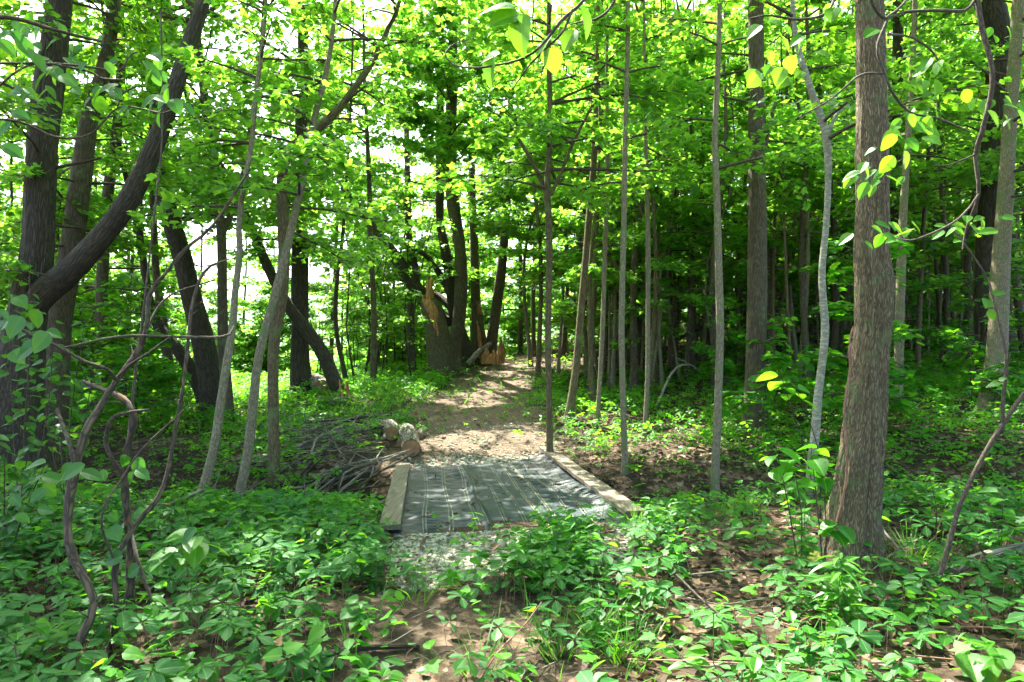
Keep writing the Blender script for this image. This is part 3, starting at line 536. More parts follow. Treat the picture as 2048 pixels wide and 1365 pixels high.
protos = [proto('pole_tree', LB, 'tree', GR, h, r, bk, L, nb, z0, .13, MAPLE7, 'maple', 1.) for h, r, bk, L, nb, z0 in
          ((10.5,.055,'bark_pole',1.7,19,2.8),(11.5,.075,'bark_mid',2.0,21,3.2),(10,.045,'bark_pole',1.6,18,2.2),(12,.09,'bark_mid',2.1,21,3.4),(11,.06,'bark_gold',1.8,20,2.6))]
protf = [proto('pole_tree', LB, 'tree', GR, h, r, bk, L, nb, z0, .15, MAPLE7, 'maple', .9) for h, r, bk, L, nb, z0 in
          ((13,.07,'bark_pole',2.1,25,1.0),(15,.09,'bark_mid',2.3,27,1.2),(12,.06,'bark_gold',2.0,24,.9))]
spots = []
def try_spot(x, y, mind):
    for a, b in spots:
        if (a-x)**2+(b-y)**2 < mind*mind: return False
    spots.append((x, y)); return True
used = set(); 
def drop(protos, k, x, y, s=1., label=None, group=None):
    pr = protos[k % len(protos)]; z = G(x, y)-.02; rz = rng.uniform(0, 6.28)
    if id(pr) in used: return copy_tree(pr, (x, y, z), rz, s, label, group)
    used.add(id(pr)); pr.location = (x, y, z); pr.rotation_euler = (0,0,rz); pr.scale = (s,)*3; return pr
# poles whose place can be read off the photo, then the rest of the stand
for px, Y in ((1385,18),(1403,19),(1425,20),(1075,19),(1063,22),(1125,24),(1225,17),(1268,16),(1312,17),(1335,20),(1350,23),(1455,24),(1480,22),(1575,20),(1597,17.5),(1620,24),(1660,19),(1690,23),(1870,18),(1862,24),(1895,16),(1915,21),(1940,17),(1600,28),(1545,26),(1180,25),(1245,24)):
    x = (px-1024)/F*Y
    if try_spot(x, Y, .3): drop(protos, len(spots), x, Y, rng.uniform(.85, 1.1))
cnt = 0
while cnt < 92:
    Y = 14+16*rng.random()**.8; px = rng.uniform(1050, 2120); x = (px-1024)/F*Y
    cx = np.interp(Y, [14, 19, 27, 40], [-.75, -.55, .6, 1.5])
    if abs(x-cx) < 1.9 or (px < 1110 and Y > 24 and Y < 34): cnt += .02; continue
    if try_spot(x, Y, .62): drop(protos if Y < 25 else protf, rng.integers(15), x, Y, rng.uniform(.75, 1.15)); cnt += 1
GT = 'very thin poles'
prott = [proto('thin_pole', 'very thin pole', 'tree', GT, h, r, bk, 1.0, 15, 1.6, .12, MAPLE7, 'maple', .9, n=12, bend=.6, rt=.4, seg=6) for h, r, bk in ((9.5,.026,'bark_pole'),(10.5,.034,'bark_gold'),(9,.030,'bark_pole'),(11,.038,'bark_mid'))]
cnt = 0
while cnt < 150:
    Y = 14+25*rng.random(); px = rng.uniform(1060, 2090) if cnt > 30 else rng.uniform(1060, 1500); x = (px-1024)/F*Y
    cx = np.interp(Y, [14, 19, 27, 40], [-.75, -.55, .6, 1.5])
    if abs(x-cx) < 1.7: cnt += .02; continue
    if try_spot(x, Y, .3): drop(prott, rng.integers(4), x, Y, rng.uniform(.85, 1.3)); cnt += 1
# pole trees and thin sprouts on the left, at the edge of the field
GL = 'slim young trees along the bright field edge at left'; LL = 'slim leafy young tree at the bright field edge left of the path'
protl = [proto('young_tree', LL, 'tree', GL, h, r, 'bark_mid', L, nb, z0, .125, MAPLE7, 'maple', 1.25, n=12) for h, r, L, nb, z0 in ((9,.05,1.7,44,1.2),(12,.07,2.1,56,2.2),(10,.045,1.6,44,1.0))]
for px, Y in ((40,14),(170,19),(250,20),(290,17),(610,24),(740,27),(760,23),(130,24),(250,27),(480,31),(545,25),(400,28),(350,33),(210,34),(60,30),(690,33),(790,31),(900,34),(850,29),(960,38),(1010,40),(-60,16),(-40,22),(800,27),(860,33),(905,28),(945,34),(880,40),(830,42),(720,38),(20,19),(110,17.5),(210,23),(660,26.5)):
    drop(protl, rng.integers(3), (px-1024)/F*Y, Y, rng.uniform(.85, 1.2))
GS = 'thin sprouts on the bank left of the broken trees'; LS = 'very thin leaning sprout on the bank left of the broken trees'
prots = [proto('sprout', LS, 'sapling', GS, 5.5, .022, 'bark_dark', .7, 16, 1.2, .11, MAPLE7, 'maple', 1., n=8, bend=.6, rt=.3, seg=6) for _ in range(2)]
for k in range(26):
    px = rng.uniform(600, 860); Y = rng.uniform(18, 27); drop(prots, k, (px-1024)/F*Y, Y, rng.uniform(.6, 1.2))
GU = 'understory saplings scattered through the wood'
protu = [proto('understory_sapling', 'low leafy sapling of the shady undergrowth', 'sapling', GU, h, .012, 'bark_twig', L, nb, .35, .12, MAPLE7, 'under', 1.2, lo=.0, hi=.4, bend=.1, n=8, rt=.4, seg=5, flat=.3) for h, L, nb in ((1.4,.55,12),(2.2,.8,16),(.9,.4,9))]
k = 0
while k < 85:
    if k < 50: px = rng.uniform(1430, 2080); Y = rng.uniform(9.5, 26)
    else: px = rng.uniform(-40, 360); Y = rng.uniform(11, 24)
    x = (px-1024)/F*Y
    if pathmask(np.array([x]), np.array([Y]))[0] > .05: continue
    drop(protu, rng.integers(3), x, Y, rng.uniform(.7, 1.3)); k += 1
GB = 'leafy shrubs at the foot of the trees'
protb = [proto('leafy_shrub', 'dense green shrub among the trunks', 'shrub', GB, 2.4, .02, 'bark_twig', 1.1, 40, .1, .11, MAPLE7, 'maple', 1.3, lo=.1, hi=.9, bend=.2, n=8, rt=.4, seg=5) for _ in range(2)]
for px, Y in [(rng.uniform(-60, 260), rng.uniform(14, 22)) for _ in range(10)]+[(rng.uniform(420, 860), rng.uniform(24, 32)) for _ in range(12)]+[(rng.uniform(1020, 1250), rng.uniform(28, 36)) for _ in range(7)]+[(rng.uniform(1600, 2080), rng.uniform(24, 40)) for _ in range(7)]+[(rng.uniform(1230, 1700), rng.uniform(32, 42)) for _ in range(12)]:
    drop(protb, rng.integers(2), (px-1024)/F*Y, Y, rng.uniform(.8, 1.5))
# far-off wood that reads as one mass, and the pale tree line beyond the field
def leafmass(name, mat, n, fx, size):
    mb = MB(); c = fx(n//30); m = 30; pts = np.repeat(c, m, 0)+np.c_[rng.normal(0, .9, (len(c)*m, 2)), rng.normal(0, .35, len(c)*m)]
    pts[:,2] = np.maximum(pts[:,2], g(pts[:,0], pts[:,1])+.1)
    q = len(pts); place(mb, MAPLE7, pts, rdir(q, -.6, .3), upn(q, .5), size*rng.uniform(.6, 1.3, q), rng.beta(2, 2, q)); return tag(obj(name, mb, M[mat]), kind='stuff')
def farwood(n):
    Y = rng.uniform(43, 49, n); px = rng.uniform(900, 2150, n); x = (px-1024)/F*Y; z = g(x, Y)+.5+24*rng.random(n)**1.35; return np.c_[x, Y, z]
def farline(n):
    Y = rng.uniform(75, 105, n); px = rng.uniform(-150, 950, n); x = (px-1024)/F*Y; z = g(x, Y)+rng.uniform(0, 3.0, n)*(1+.8*np.sin(x*.3)); return np.c_[x, Y, z]
leafmass('far_woodland', 'maple', 52000, farwood, .30)
leafmass('far_tree_line', 'under', 30000, farline, .45)

# ---------------------------------------------------------------- the mat bridge over the gully
dO = np.array([-1.133, 5.79]); dD = np.array([-.1255, .9921]); dN = np.array([.9921, .1255])
def D(u, v, h=0): xy = dO+dN*u+dD*v; return np.array([xy[0], xy[1], .1225-.03*xy[1]+h])
mat = thing('drainage_mat', D(1.2, 2, 0), 'dark green corrugated sheeting laid as a bridge deck over the gully', 'mat'); mo = np.array(mat.location)
SE = [.42, .74, 1.02, 1.33, 1.50, 1.62, 1.80, 1.93, 2.06]   # seams across the width
def mh(u, v):
    left = 1-sstep(.80, .98, u); right = sstep(1.42, 1.6, u)
    cell = .5+.5*np.sin(u*19+1.1); amp = .0135*(left*(.5+.5*np.sin(v*1.9+u*3))+right*(.6+.4*np.sin(v*2.6+u*5)))+.0012
    rip = np.sin(v*88+1.3*np.sin(u*6.3)+1.1*np.sin(v*3.1+u*8))*(.55+.45*np.sin(u*17+v*2))+.3*np.sin(v*61+u*5)
    big_ = .020*left*np.sin(v*2.4+.6*np.sin(u*4))+.018*right*np.sin(v*2.0+1.5+u*2)+.006*np.sin(v*1.3)
    fold = -.035*np.exp(-((v-1.42-.05*np.sin(u*5))/.035)**2)*left+.025*np.exp(-((u-.93-.02*np.sin(v*3))/.035)**2)-.03*np.exp(-((v-2.05-.25*(u-1.5))/.03)**2)*right
    edge = .05*sstep(1.95, 2.2, u)
    return amp*rip+big_+fold+edge
us = np.linspace(.13, 2.24, 150); vs = np.linspace(-.17, 4.6, 640); U_, V_ = np.meshgrid(us, vs, indexing='ij')
vend = 3.55+.35*U_+.06*np.sin(U_*7); V2 = -.17+(V_+.17)/4.77*(vend+.17)
xy = dO+dN*U_[...,None]+dD*V2[...,None]; zz = .1225-.03*xy[...,1]+mh(U_, V2)
pts = np.concatenate([xy, zz[...,None]], -1); i, j = np.meshgrid(np.arange(149), np.arange(639), indexing='ij'); mb = MB()
mb.add(pts.reshape(-1,3), np.stack([i*640+j, (i+1)*640+j, (i+1)*640+j+1, i*640+j+1], -1).reshape(-1,4)); 
mb.add((pts-[0,0,.012]).reshape(-1,3), np.stack([i*640+j, i*640+j+1, (i+1)*640+j+1, (i+1)*640+j], -1).reshape(-1,4)); obj('sheet', mb, M['sheet'], mat, mo)
def strip(u0, wd, m, nm='seam'):
    v = np.linspace(-.16, 3.5+.33*u0, 260); cols = []
    for du in (-wd/2, 0, wd/2):
        uu = u0+du+.012*np.sin(v*2.2+u0*9); q = dO+dN*uu[:,None]+dD*v[:,None]; z = .1225-.03*q[:,1]+mh(uu, v)*1.0+.0045+(.004 if du == 0 else 0); cols.append(np.c_[q, z])
    Vv = np.stack(cols, 1).reshape(-1,3); a = np.arange(259)[:,None]*3+np.array([0,1]); a = a.ravel(); mb = MB(); mb.add(Vv, np.stack([a, a+1, a+4, a+3], -1)); obj(nm, mb, M[m], mat, mo)
for u0 in (.40, .63, .86): strip(u0-.018, .013, 'seam'); strip(u0+.012, .012, 'seam')
strip(.96, .014, 'seam')
for u0, m in ((1.14,'seam'),(1.31,'seam'),(1.47,'seamy'),(1.62,'seamy'),(1.79,'seam'),(1.93,'seam'),(2.06,'seam')): strip(u0-.013, .009, m); strip(u0+.013, .009, m)
def board(name, label, cat, u0, v0, u1, v1, wd, h, th=.045, m='plank'):
    r_ = []; n = 26
    for k in range(n):
        t = k/(n-1); u = u0+(u1-u0)*t; v = v0+(v1-v0)*t; dz = .006*math.sin(t*5+u0)
        for du, dh in ((0,th-.004),(.006,th),(wd-.006,th),(wd,th-.004),(wd,0),(0,0)): r_.append(D(u+du+.002*math.sin(t*37+du*9), v, h+dh+dz))
    i, j = np.meshgrid(np.arange(n-1), np.arange(6), indexing='ij'); j2 = (j+1) % 6; mb = MB()
    mb.add(r_, np.stack([i*6+j, i*6+j2, (i+1)*6+j2, (i+1)*6+j], -1).reshape(-1,4)[:, ::-1], smooth=False)
    mb.add(np.array(r_[:6]), [[0,1,2,3,4,5]], smooth=False); mb.add(np.array(r_[-6:]), [[5,4,3,2,1,0]], smooth=False)
    c = D((u0+u1)/2, (v0+v1)/2); o = obj(name, mb, M[m], None, c); return tag(o, label, cat)
board('plank', 'grey weathered board along the left edge of the dark sheeting', 'plank', 0, 0, 0, 3.58, .185, .045)
board('plank', 'grey weathered board along the right edge of the dark sheeting, longer than the left one', 'plank', 2.19, .10, 2.19, 4.8, .2, .075)
# support under the deck
def beam(name, label, cat, pts, r, m='dead_wood', ends='cutend', seg=14, n=10, amp=.05, part='bark'):
    pts = np.array(pts, float); e = smooth_path(pts, n); mb = MB(); th = thing(name, e[0], label, cat)
    tube(mb, e, r, seg, 0, bark_disp(amp, flare=0), False); obj('bark', mb, M[m], th, e[0])
    for q, nm in ((0, 1), (-1, 0)):
        cb = MB(); T = e[1]-e[0] if q == 0 else e[-1]-e[-2]; T = T/np.linalg.norm(T); ref = np.array([0,0,1.]) if abs(T[2]) < .8 else np.array([1.,0,0])
        u = np.cross(T, ref); u /= np.linalg.norm(u); w_ = np.cross(T, u); rad = np.atleast_1d(r)[q] if np.ndim(r) else r
        a = np.linspace(0, 2*np.pi, 20, endpoint=False); sgn = -1 if q == 0 else 1
        ring = e[q]+sgn*T*.004+rad*.97*(np.cos(a)[:,None]*u+np.sin(a)[:,None]*w_); cb.add(np.vstack([ring, e[q]+sgn*T*.010]), [[k_, (k_+1) % 20, 20] for k_ in range(20)], smooth=False)
        obj('cut_end', cb, M[ends], th, e[0])
    return th
beam('support_log', 'dark log end propping up the near left corner of the bridge deck', 'log', [D(-.02,.08,-.10), D(.5,.10,-.11), D(2.3,.15,-.12)], .085, 'bark_dark')
beam('support_log', 'dark log under the sheeting where it crosses the gully', 'log', [D(.0,3.3,-.13), D(1.1,3.3,-.13), D(2.38,3.3,-.12)], .09, 'bark_dark')
# logs
def gp(px, py, Y, h=0): x = (px-1024)/F*Y; return np.array([x, Y, G(x, Y)+h])
beam('cut_log', 'short pale ridged log with dark orange cut end, by the far left mat corner', 'log', [gp(822,0,10.2,.13), gp(820,0,10.6,.14), gp(814,0,11.1,.13)], .137, 'log_bark', seg=40, n=24, amp=.05)
beam('cut_log', 'curved ridged log lying just left of the pale log by the mat', 'log', [gp(783,0,10.9,.12), gp(780,0,11.4,.16), gp(765,0,11.9,.12), gp(735,0,12.3,.05)], .115, 'log_bark', seg=36, n=30, amp=.05)
beam('cut_log', 'thin split log wedged between the two ridged logs', 'log', [gp(800,0,10.6,.04), gp(806,0,11.5,.10)], .055, 'dead_wood')
beam('cut_log', 'small grey log end behind the pale log beside the path', 'log', [gp(836,0,11.2,.06), gp(846,0,11.7,.10)], .06, 'dead_wood')
beam('cut_log', 'fat log with a bright cut end at the foot of the dark double trunk', 'log', [gp(645,0,14.6,.16), gp(632,0,15.3,.26), gp(626,0,15.8,.30)], .17, 'log_bark', seg=30, n=14)
beam('fallen_log', 'mossy log lying below the fat cut log on the left bank', 'log', [gp(590,0,13.6,.07), gp(640,0,13.9,.08), gp(690,0,14.2,.06)], .08, 'dead_wood')
sn = MB(); e = P(694,808,14.4); 
for k in range(7): a = rng.uniform(0, 6.28); q = e+np.array([math.cos(a)*.08, math.sin(a)*.08, -.25]); tube(sn, np.array([q, q+[-.05,0,.35], q+[-.10+rng.normal(0,.04),0,rng.uniform(.5,.8)]]), [.06,.05,.01], 5)
tag(obj('torn_stump', sn, M['orange'], None, e), 'small torn orange stump at the foot of the leaning brown trunk', 'stump')
beam('fallen_log', 'reddish fallen trunk lying across the sunny clearing behind the poles', 'log', [gp(1105,0,25,.14), gp(1180,0,24.5,.15), gp(1260,0,24,.15), gp(1330,0,23.4,.13)], [.13]*10, 'bark_gold', seg=14)
beam('fallen_log', 'dark fallen log in the leaf litter at the foot of the hillside', 'log', [gp(1330,0,20,.1), gp(1420,0,20.4,.12), gp(1520,0,20.2,.1)], .13, 'bark_dark')
def stick(name, label, cat, pts, r0, r1, m='dead_wood', n=16, side=0, group=None):
    e = smooth_path(np.array(pts, float), n); mb = MB(); tube(mb, e, np.linspace(r0, r1, n), 7, 0, bark_disp(.06, flare=0))
    for k in range(side):
        q = e[rng.integers(n//3, n-1)]; d = rng.normal(0, 1, 3); d[2] = abs(d[2])*.6; d /= np.linalg.norm(d); l = rng.uniform(8, 22)*r0
        tube(mb, np.array([q, q+d*l*.5+rng.normal(0,.02,3), q+d*l+[0,0,.1*l]]), [r0*.4, r0*.25, r0*.1], 5)
    return tag(obj(name, mb, M[m], None, e[0]), label, cat, group)
stick('fallen_branch', 'dark fallen tree arching up to the right between the poles', 'branch', [gp(1300,0,19,.1), P(1330,700,19.3), P(1370,672,19.8), P(1430,645,20.4), P(1480,610,21)], .075, .04, 'bark_dark', 20, 4)
stick('fallen_branch', 'dark fallen limb crossing below the arching fallen tree', 'branch', [gp(1372,0,18.2,.05), P(1395,715,18.4), P(1420,690,18.8), P(1462,560,20)], .06, .03, 'bark_dark', 18, 3)
stick('fallen_branch', 'grey forked branch lying in front of the thick mid-distance trunk', 'branch', [gp(1310,0,13.5,.03), P(1345,745,13.7), P(1375,730,14), P(1398,742,14.3)], .03, .015, 'dead_wood', 12, 3)
stick('fallen_branch', 'grey log lying among weeds at the right edge, nearest the viewer', 'log', [gp(1905,0,4.4,.05), gp(1960,0,4.45,.11), gp(2070,0,4.5,.17)], .035, .03, 'dead_wood', 14)
stick('fallen_branch', 'grey stick with broken end on the bare soil, lower right', 'branch', [gp(1490,0,3.55,.02), gp(1540,0,3.5,.03), gp(1610,0,3.38,.02)], .018, .014, 'dead_wood', 12)
stick('fallen_branch', 'dark damp stick lying across the soil at the bottom left of centre', 'branch', [gp(640,0,3.35,.02), gp(720,0,3.4,.03), gp(840,0,3.45,.02)], .016, .012, 'bark_dark', 12)
stick('bent_twig', 'thin pinkish twig slanting up from the bottom edge towards the centre weeds', 'branch', [gp(955,0,3.15,.0), P(1000,1300,3.2), P(1045,1255,3.35), P(1083,1205,3.5)], .0045, .0025, 'redstem', 14)
stick('fallen_branch', 'long dark twig slanting down through the weeds at lower right', 'branch', [P(1352,1150,4), P(1420,1215,3.8), P(1500,1270,3.6), gp(1580,0,3.5,.02)], .008, .005, 'bark_twig', 14, 4)
stick('fallen_branch', 'long leaning dead branch at the right, running from the big tree foot to the corner', 'branch', [P(1752,1045,5.2), P(1790,1090,4.9), P(1850,1145,4.5), P(1940,1210,4.1), P(1990,1240,3.9)], .012, .008, 'dead_wood', 14, 4)
stick('fallen_branch', 'brown twig bending over the soil below the big tree', 'branch', [P(1598,1245,3.7), P(1632,1236,3.75), P(1690,1275,3.6), P(1745,1300,3.5)], .006, .003, 'redstem', 12, 2)
for p_, lb in (([gp(530,0,7.2,.05), gp(620,0,7.0,.12), gp(700,0,7.2,.05)], 'dark branch lying in the shade left of the mat'), ([P(340,1010,7), P(430,985,7.3), gp(520,0,7.8,.1)], 'long low branch lying behind the creeper patch at left'),
               ([gp(300,0,5.2,.03), gp(400,0,5.3,.09), gp(480,0,5.5,.04)], 'pale dead branch lying in the creeper patch at left')): stick('fallen_branch', lb, 'branch', p_, .022, .014, 'dead_wood', 14, 4)
for k in range(95):   # brush pile on the gully bank left of the mat
    px = rng.uniform(585, 800); Y = rng.uniform(7.6, 12.5)-.002*(px-585); a = rng.normal(.8, .4); l = rng.uniform(.7, 2.6); c = gp(px, 0, Y, 0); x0 = c[0]-math.cos(a)*l/2; y0 = c[1]-math.sin(a)*l/2; x1 = c[0]+math.cos(a)*l/2; y1 = c[1]+math.sin(a)*l/2
    if x1 > -1.45 and y1 < 9.9 or (x1 > -2.0 and y1 > 10.2) or (y1 > 13.5): continue
    stick('brush_stick', 'weathered stick in the brush pile on the gully bank left of the mat', 'branch', [(x0, y0, G(x0,y0)+rng.uniform(.0,.12)), (c[0], c[1], max(G(c[0],c[1])+.04, (G(x0,y0)+G(x1,y1))/2)+rng.uniform(.02,.20)), (x1, y1, G(x1,y1)+rng.uniform(.02,.2))], rng.uniform(.010, .042), .010, ['dead_wood','dead_wood','bark_dark','log_bark'][rng.integers(4)], 9, int(rng.integers(0,3)), 'sticks of the brush pile left of the mat')
bt = MB()
for k in range(300):
    px = rng.uniform(570, 800); Y = rng.uniform(7.4, 12.6); a = rng.normal(.9, .8); l = rng.uniform(.3, 1.3); c = gp(px, 0, Y, 0)+np.array([0, 0, rng.uniform(.02, .20)]); d = np.array([math.cos(a), math.sin(a), rng.normal(0, .12)])*l/2
    if c[0]+abs(d[0]) > -1.35-.12*(Y-6): continue
    tube(bt, np.array([c-d, c+rng.normal(0, .04, 3), c+d]), rng.uniform(.002, .007), 4, 0, None, False)
tag(obj('brush_twigs', bt, M['dead_wood']), kind='stuff')
def rock(name, label, c, r, m='rock', sq=.6, cat='rock'):
    mb = MB(); n1, n2 = 14, 20; V = []; ph = rng.uniform(0, 6.28, 5)
    for a in range(n1+1):
        t = math.pi*a/n1
        for b in range(n2):
            p = 2*math.pi*b/n2; k = 1+.14*math.sin(2*p+ph[0])+.1*math.sin(3*t+p+ph[1])+.06*math.sin(5*p+ph[2]+4*t)
            V.append((c[0]+r*k*math.sin(t)*math.cos(p), c[1]+r*.8*k*math.sin(t)*math.sin(p), c[2]+r*sq*k*math.cos(t)))
    i, j = np.meshgrid(np.arange(n1), np.arange(n2), indexing='ij'); j2 = (j+1) % n2
    mb.add(V, np.stack([i*n2+j, (i+1)*n2+j, (i+1)*n2+j2, i*n2+j2], -1).reshape(-1,4)); return tag(obj(name, mb, M[m], None, c), label, cat)
rock('rock', 'grey-brown rounded rock among leaves right of the big tree', gp(1838,0,6.6,.08), .16); rock('rock', 'small tan stone on the white gravel at the far end of the mat', gp(878,0,9.62,.05), .09)
rock('mossy_root', 'yellow-green mossy hump at the left foot of the big tree', gp(1640,0,4.95,.0), .26, 'moss', .3, 'root')

# ---------------------------------------------------------------- ground vegetation
def ell(px, py, E):
    o = np.zeros(len(px))
    for cx, cy_, rx, ry, v in E: o = np.maximum(o, v*(1-sstep(.8, 1.2, ((px-cx)/rx)**2+((py-cy_)/ry)**2)))
    return o
def deckuv(x, y): dx, dy = x-dO[0], y-dO[1]; return dx*dN[0]+dy*dN[1], dx*dD[0]+dy*dD[1]
def offdeck(x, y, pad=.0): u, v = deckuv(x, y); return ~((u > -.05-pad) & (u < 2.45+pad) & (v > -.2-pad) & (v < 4.6))
def scatter(n, x0, x1, y0, y1, dens):
    x = rng.uniform(x0, x1, n); y = rng.uniform(y0, y1, n); keep = (np.abs(x) < .80*y+1.2); x, y = x[keep], y[keep]
    px, py = topix(x, y, g(x, y)); k = (rng.random(len(x)) < dens(px, py, x, y)) & offdeck(x, y); return x[k], y[k]
_cp = rng.uniform(0, 6.28, (8, 2))
def clump(x, y, sc_=1.6):
    o = 0
    for k in range(8): a = _cp[k,0]; o = o+np.sin(sc_*(1+.45*k)*(x*math.cos(a)+y*math.sin(a))+_cp[k,1])/(1+.4*k)
    return o/2.2
def dn_near(px, py, x, y):
    d = np.where(px < 770, 1., np.where(px < 1330, .22, .52)); d = np.where((px > 560) & (px < 1420) & (py > 1190), .20, d)
    d = np.where((px < 600) & (py > 1150), .95, d)
    d = d*(np.where(px < 760, .42, .18)+.85*sstep(-.7, .35, clump(x, y))); d = np.maximum(d, ell(px, py, [(1090,1130,120,85,1.2), (1220,1230,90,40,.5), (1330,1100,70,50,.8)]))
    d = d*(1-ell(px, py, [(900,1120,140,55,.97), (1230,1115,60,40,.75), (1010,1090,60,26,.9), (760,1240,120,40,.75), (640,1165,50,30,.4), (1430,1000,110,34,.75)])); return d
def compound(mb, x, y, h, R, nl, tpl, tilt=.25, stems=None, lvb=0.):
    """palmate leaves: nl leaflets round a point on a thin stalk"""
    n = len(x); c = np.c_[x, y, g(x, y)+h]; nm = upn(n, tilt); a0 = rng.uniform(0, 6.28, n); lv0 = np.clip(rng.beta(2.2, 2.2, n)+lvb, 0, 1)
    if stems is not None:
        for k in range(n):
            off = rng.normal(0, .04, 2); b = np.array([x[k]+off[0], y[k]+off[1], c[k,2]-h[k]-.02]); tube(stems, np.array([b, (b+c[k])/2+[off[0]*.3,off[1]*.3,.01], c[k]]), .0016+.0012*(h[k] > .2), 3, 0, None, False)
    ux = np.cross(nm, np.array([0.,1,0])); ux /= np.linalg.norm(ux, axis=1)[:,None]; uy = np.cross(nm, ux)
    for q in range(nl):
        a = a0+q*2*np.pi/nl*(.92 if nl == 5 else 1)+rng.normal(0, .12, n); d = np.cos(a)[:,None]*ux+np.sin(a)[:,None]*uy; d[:,2] -= rng.uniform(.0, .3, n)
        s = R*(1-.28*(abs(q-(nl-1)/2)/(nl/2))**2)*rng.uniform(.85, 1.1, n)
        place(mb, tpl, c+d*.012, d, nm+rng.normal(0, .12, (n,3)), s, np.clip(lv0+rng.normal(0, .08, n), 0, 1))
cr, stm = MB(), MB()
x, y = scatter(9000, -6.5, 6.5, 2.3, 6.6, dn_near); print('near creeper', len(x))
kk = rng.random(len(x)) < .62
compound(cr, x[kk], y[kk], rng.uniform(.05, .24, kk.sum()), rng.uniform(.065, .125, kk.sum()), 5, LEAFLET, .2, stm)
x2, y2 = x[~kk], y[~kk]; compound(cr, x2, y2, rng.uniform(.03, .2, len(x2)), rng.uniform(.045, .09, len(x2)), 3, LEAFLET, .35, stm, .15)
x, y = scatter(1500, -4.5, 5, 2.3, 5.2, lambda px, py, x, y: dn_near(px, py, x, y)*np.where(px < 760, .75, .35)); n = len(x)
compound(cr, x, y, rng.uniform(.12, .28, n), rng.uniform(.075, .125, n), 5, LEAFLET, .18, stm, .1)
tag(obj('creeper_leaves', cr, M['creeper']), kind='stuff'); tag(obj('creeper_stalks', stm, M['redstem']), kind='stuff')
def dn_mid(px, py, x, y):
    pm = pathmask(x, y); d = np.where(px < 760, .85, .5); d = np.where(px > 1350, .8, d); d = np.where((px > 1000) & (py < 850) & (py > 735), .95, d)
    d = np.where((py < 730) & (px > 1080), .10, d); d = np.where((px > 1080) & (px < 1420) & (py > 815) & (py < 940), .42, d)
    d = np.where((px > 640) & (px < 900) & (py < 800), 1., d)
    d = d*(.3+.95*sstep(-.7, .4, clump(x, y, 1.1)))*(1-.93*pm); d = d*(1-ell(px, py, [(700,930,120,70,.72), (760,1000,60,60,.6), (1430,985,130,45,.75)]))
    return np.where((py < 690), .03, d)
md = MB(); x, y = scatter(52000, -13, 15, 6.0, 19, dn_mid); print('mid cover', len(x)); n = len(x)
k3 = rng.random(n) < .5; h = rng.uniform(.04, .30, n)*np.where(y < 9, .8, 1.1)
compound(md, x[k3], y[k3], h[k3], rng.uniform(.05, .11, k3.sum()), 5, LEAFLET_S, .35); compound(md, x[~k3], y[~k3], h[~k3], rng.uniform(.05, .10, (~k3).sum()), 3, OVALS, .4, None, .2)
x, y = scatter(30000, -20, 24, 18, 34, lambda px, py, x, y: np.where(px < 1060, .8, .16)*(1-.9*pathmask(x, y))); n = len(x)
compound(md, x, y, rng.uniform(.05, .4, n), rng.uniform(.08, .16, n), 3, OVALS, .4, None, .2)
tag(obj('woodland_ground_cover', md, M['under']), kind='stuff')
# broad single leaves and little maple seedlings mixed in
sd = MB(); x, y = scatter(4200, -5, 6.5, 2.4, 7, lambda px, py, x, y: dn_near(px, py, x, y)*.6+.12); n = len(x)
for q in range(4):
    a = rng.uniform(0, 6.28, n); p_ = np.c_[x, y, g(x, y)+rng.uniform(.05, .28, n)]; d = np.c_[np.cos(a), np.sin(a), rng.uniform(-.4, .2, n)]
    place(sd, (OVAL, MAPLE, HEART, LANCE)[q], p_, d, upn(n, .35), rng.uniform(.035, .10, n), rng.random(n))
tag(obj('seedling_leaves', sd, M['under']), kind='stuff')
# grass blades
gr = MB()
def blades(x, y, n, spread, hl, hh, lean=.5):
    a = rng.uniform(0, 6.28, n); r = np.abs(rng.normal(0, spread, n)); bx = x+np.cos(a)*r; by = y+np.sin(a)*r; L = rng.uniform(hl, hh, n); d = np.c_[np.cos(a)*lean, np.sin(a)*lean, np.ones(n)]+rng.normal(0, .22, (n,3))
    place(gr, BLADE, np.c_[bx, by, g(bx, by)-.01], d, np.c_[-np.cos(a), -np.sin(a), np.full(n, .2)], L, rng.random(n))
ys = np.linspace(0, 1, 6); BLADE = (np.array([(s*.016*(1-t**2)+0*t, t, -.35*t**2.2) for t in ys for s in (-1, 1)]), np.array([[2*k, 2*k+1, 2*k+3, 2*k+2] for k in range(5)]))
for px, Y, n, sp in ((1190,3.75,260,.14),(1250,3.5,160,.12),(1120,3.45,120,.12),(1560,3.4,90,.08),(1650,3.3,80,.06),(1820,4.9,260,.2),(1420,6.0,200,.2),(1340,6.3,150,.18),(830,4.2,60,.1),(700,3.5,50,.09),(960,3.3,60,.12),(1270,6.0,220,.15),(930,4.6,50,.08),(1480,6.3,180,.2),(640,12.5,0,.2)):
    x = (px-1024)/F*Y
    if n: blades(x, Y, int(n*.55), sp*1.25, .10, .28)
x, y = scatter(9000, -5, 6, 2.4, 9, lambda px, py, x, y: .30+.2*clump(x, y)); 
for k in range(len(x)//4): blades(x[k], y[k], 4, .03, .06, .16, .7)
x, y = scatter(7000, -7, 3, 12, 21, lambda px, py, x, y: np.where(px < 980, .8, .25)*(1-.93*pathmask(x, y)));
a = rng.uniform(0, 6.28, len(x)); place(gr, LANCE, np.c_[x, y, g(x, y)], np.c_[np.cos(a)*.5, np.sin(a)*.5, np.ones(len(x))], np.c_[-np.cos(a), -np.sin(a), np.full(len(x), .2)], rng.uniform(.08, .25, len(x)), rng.random(len(x)))
tag(obj('grass', gr, M['grass']), kind='stuff')
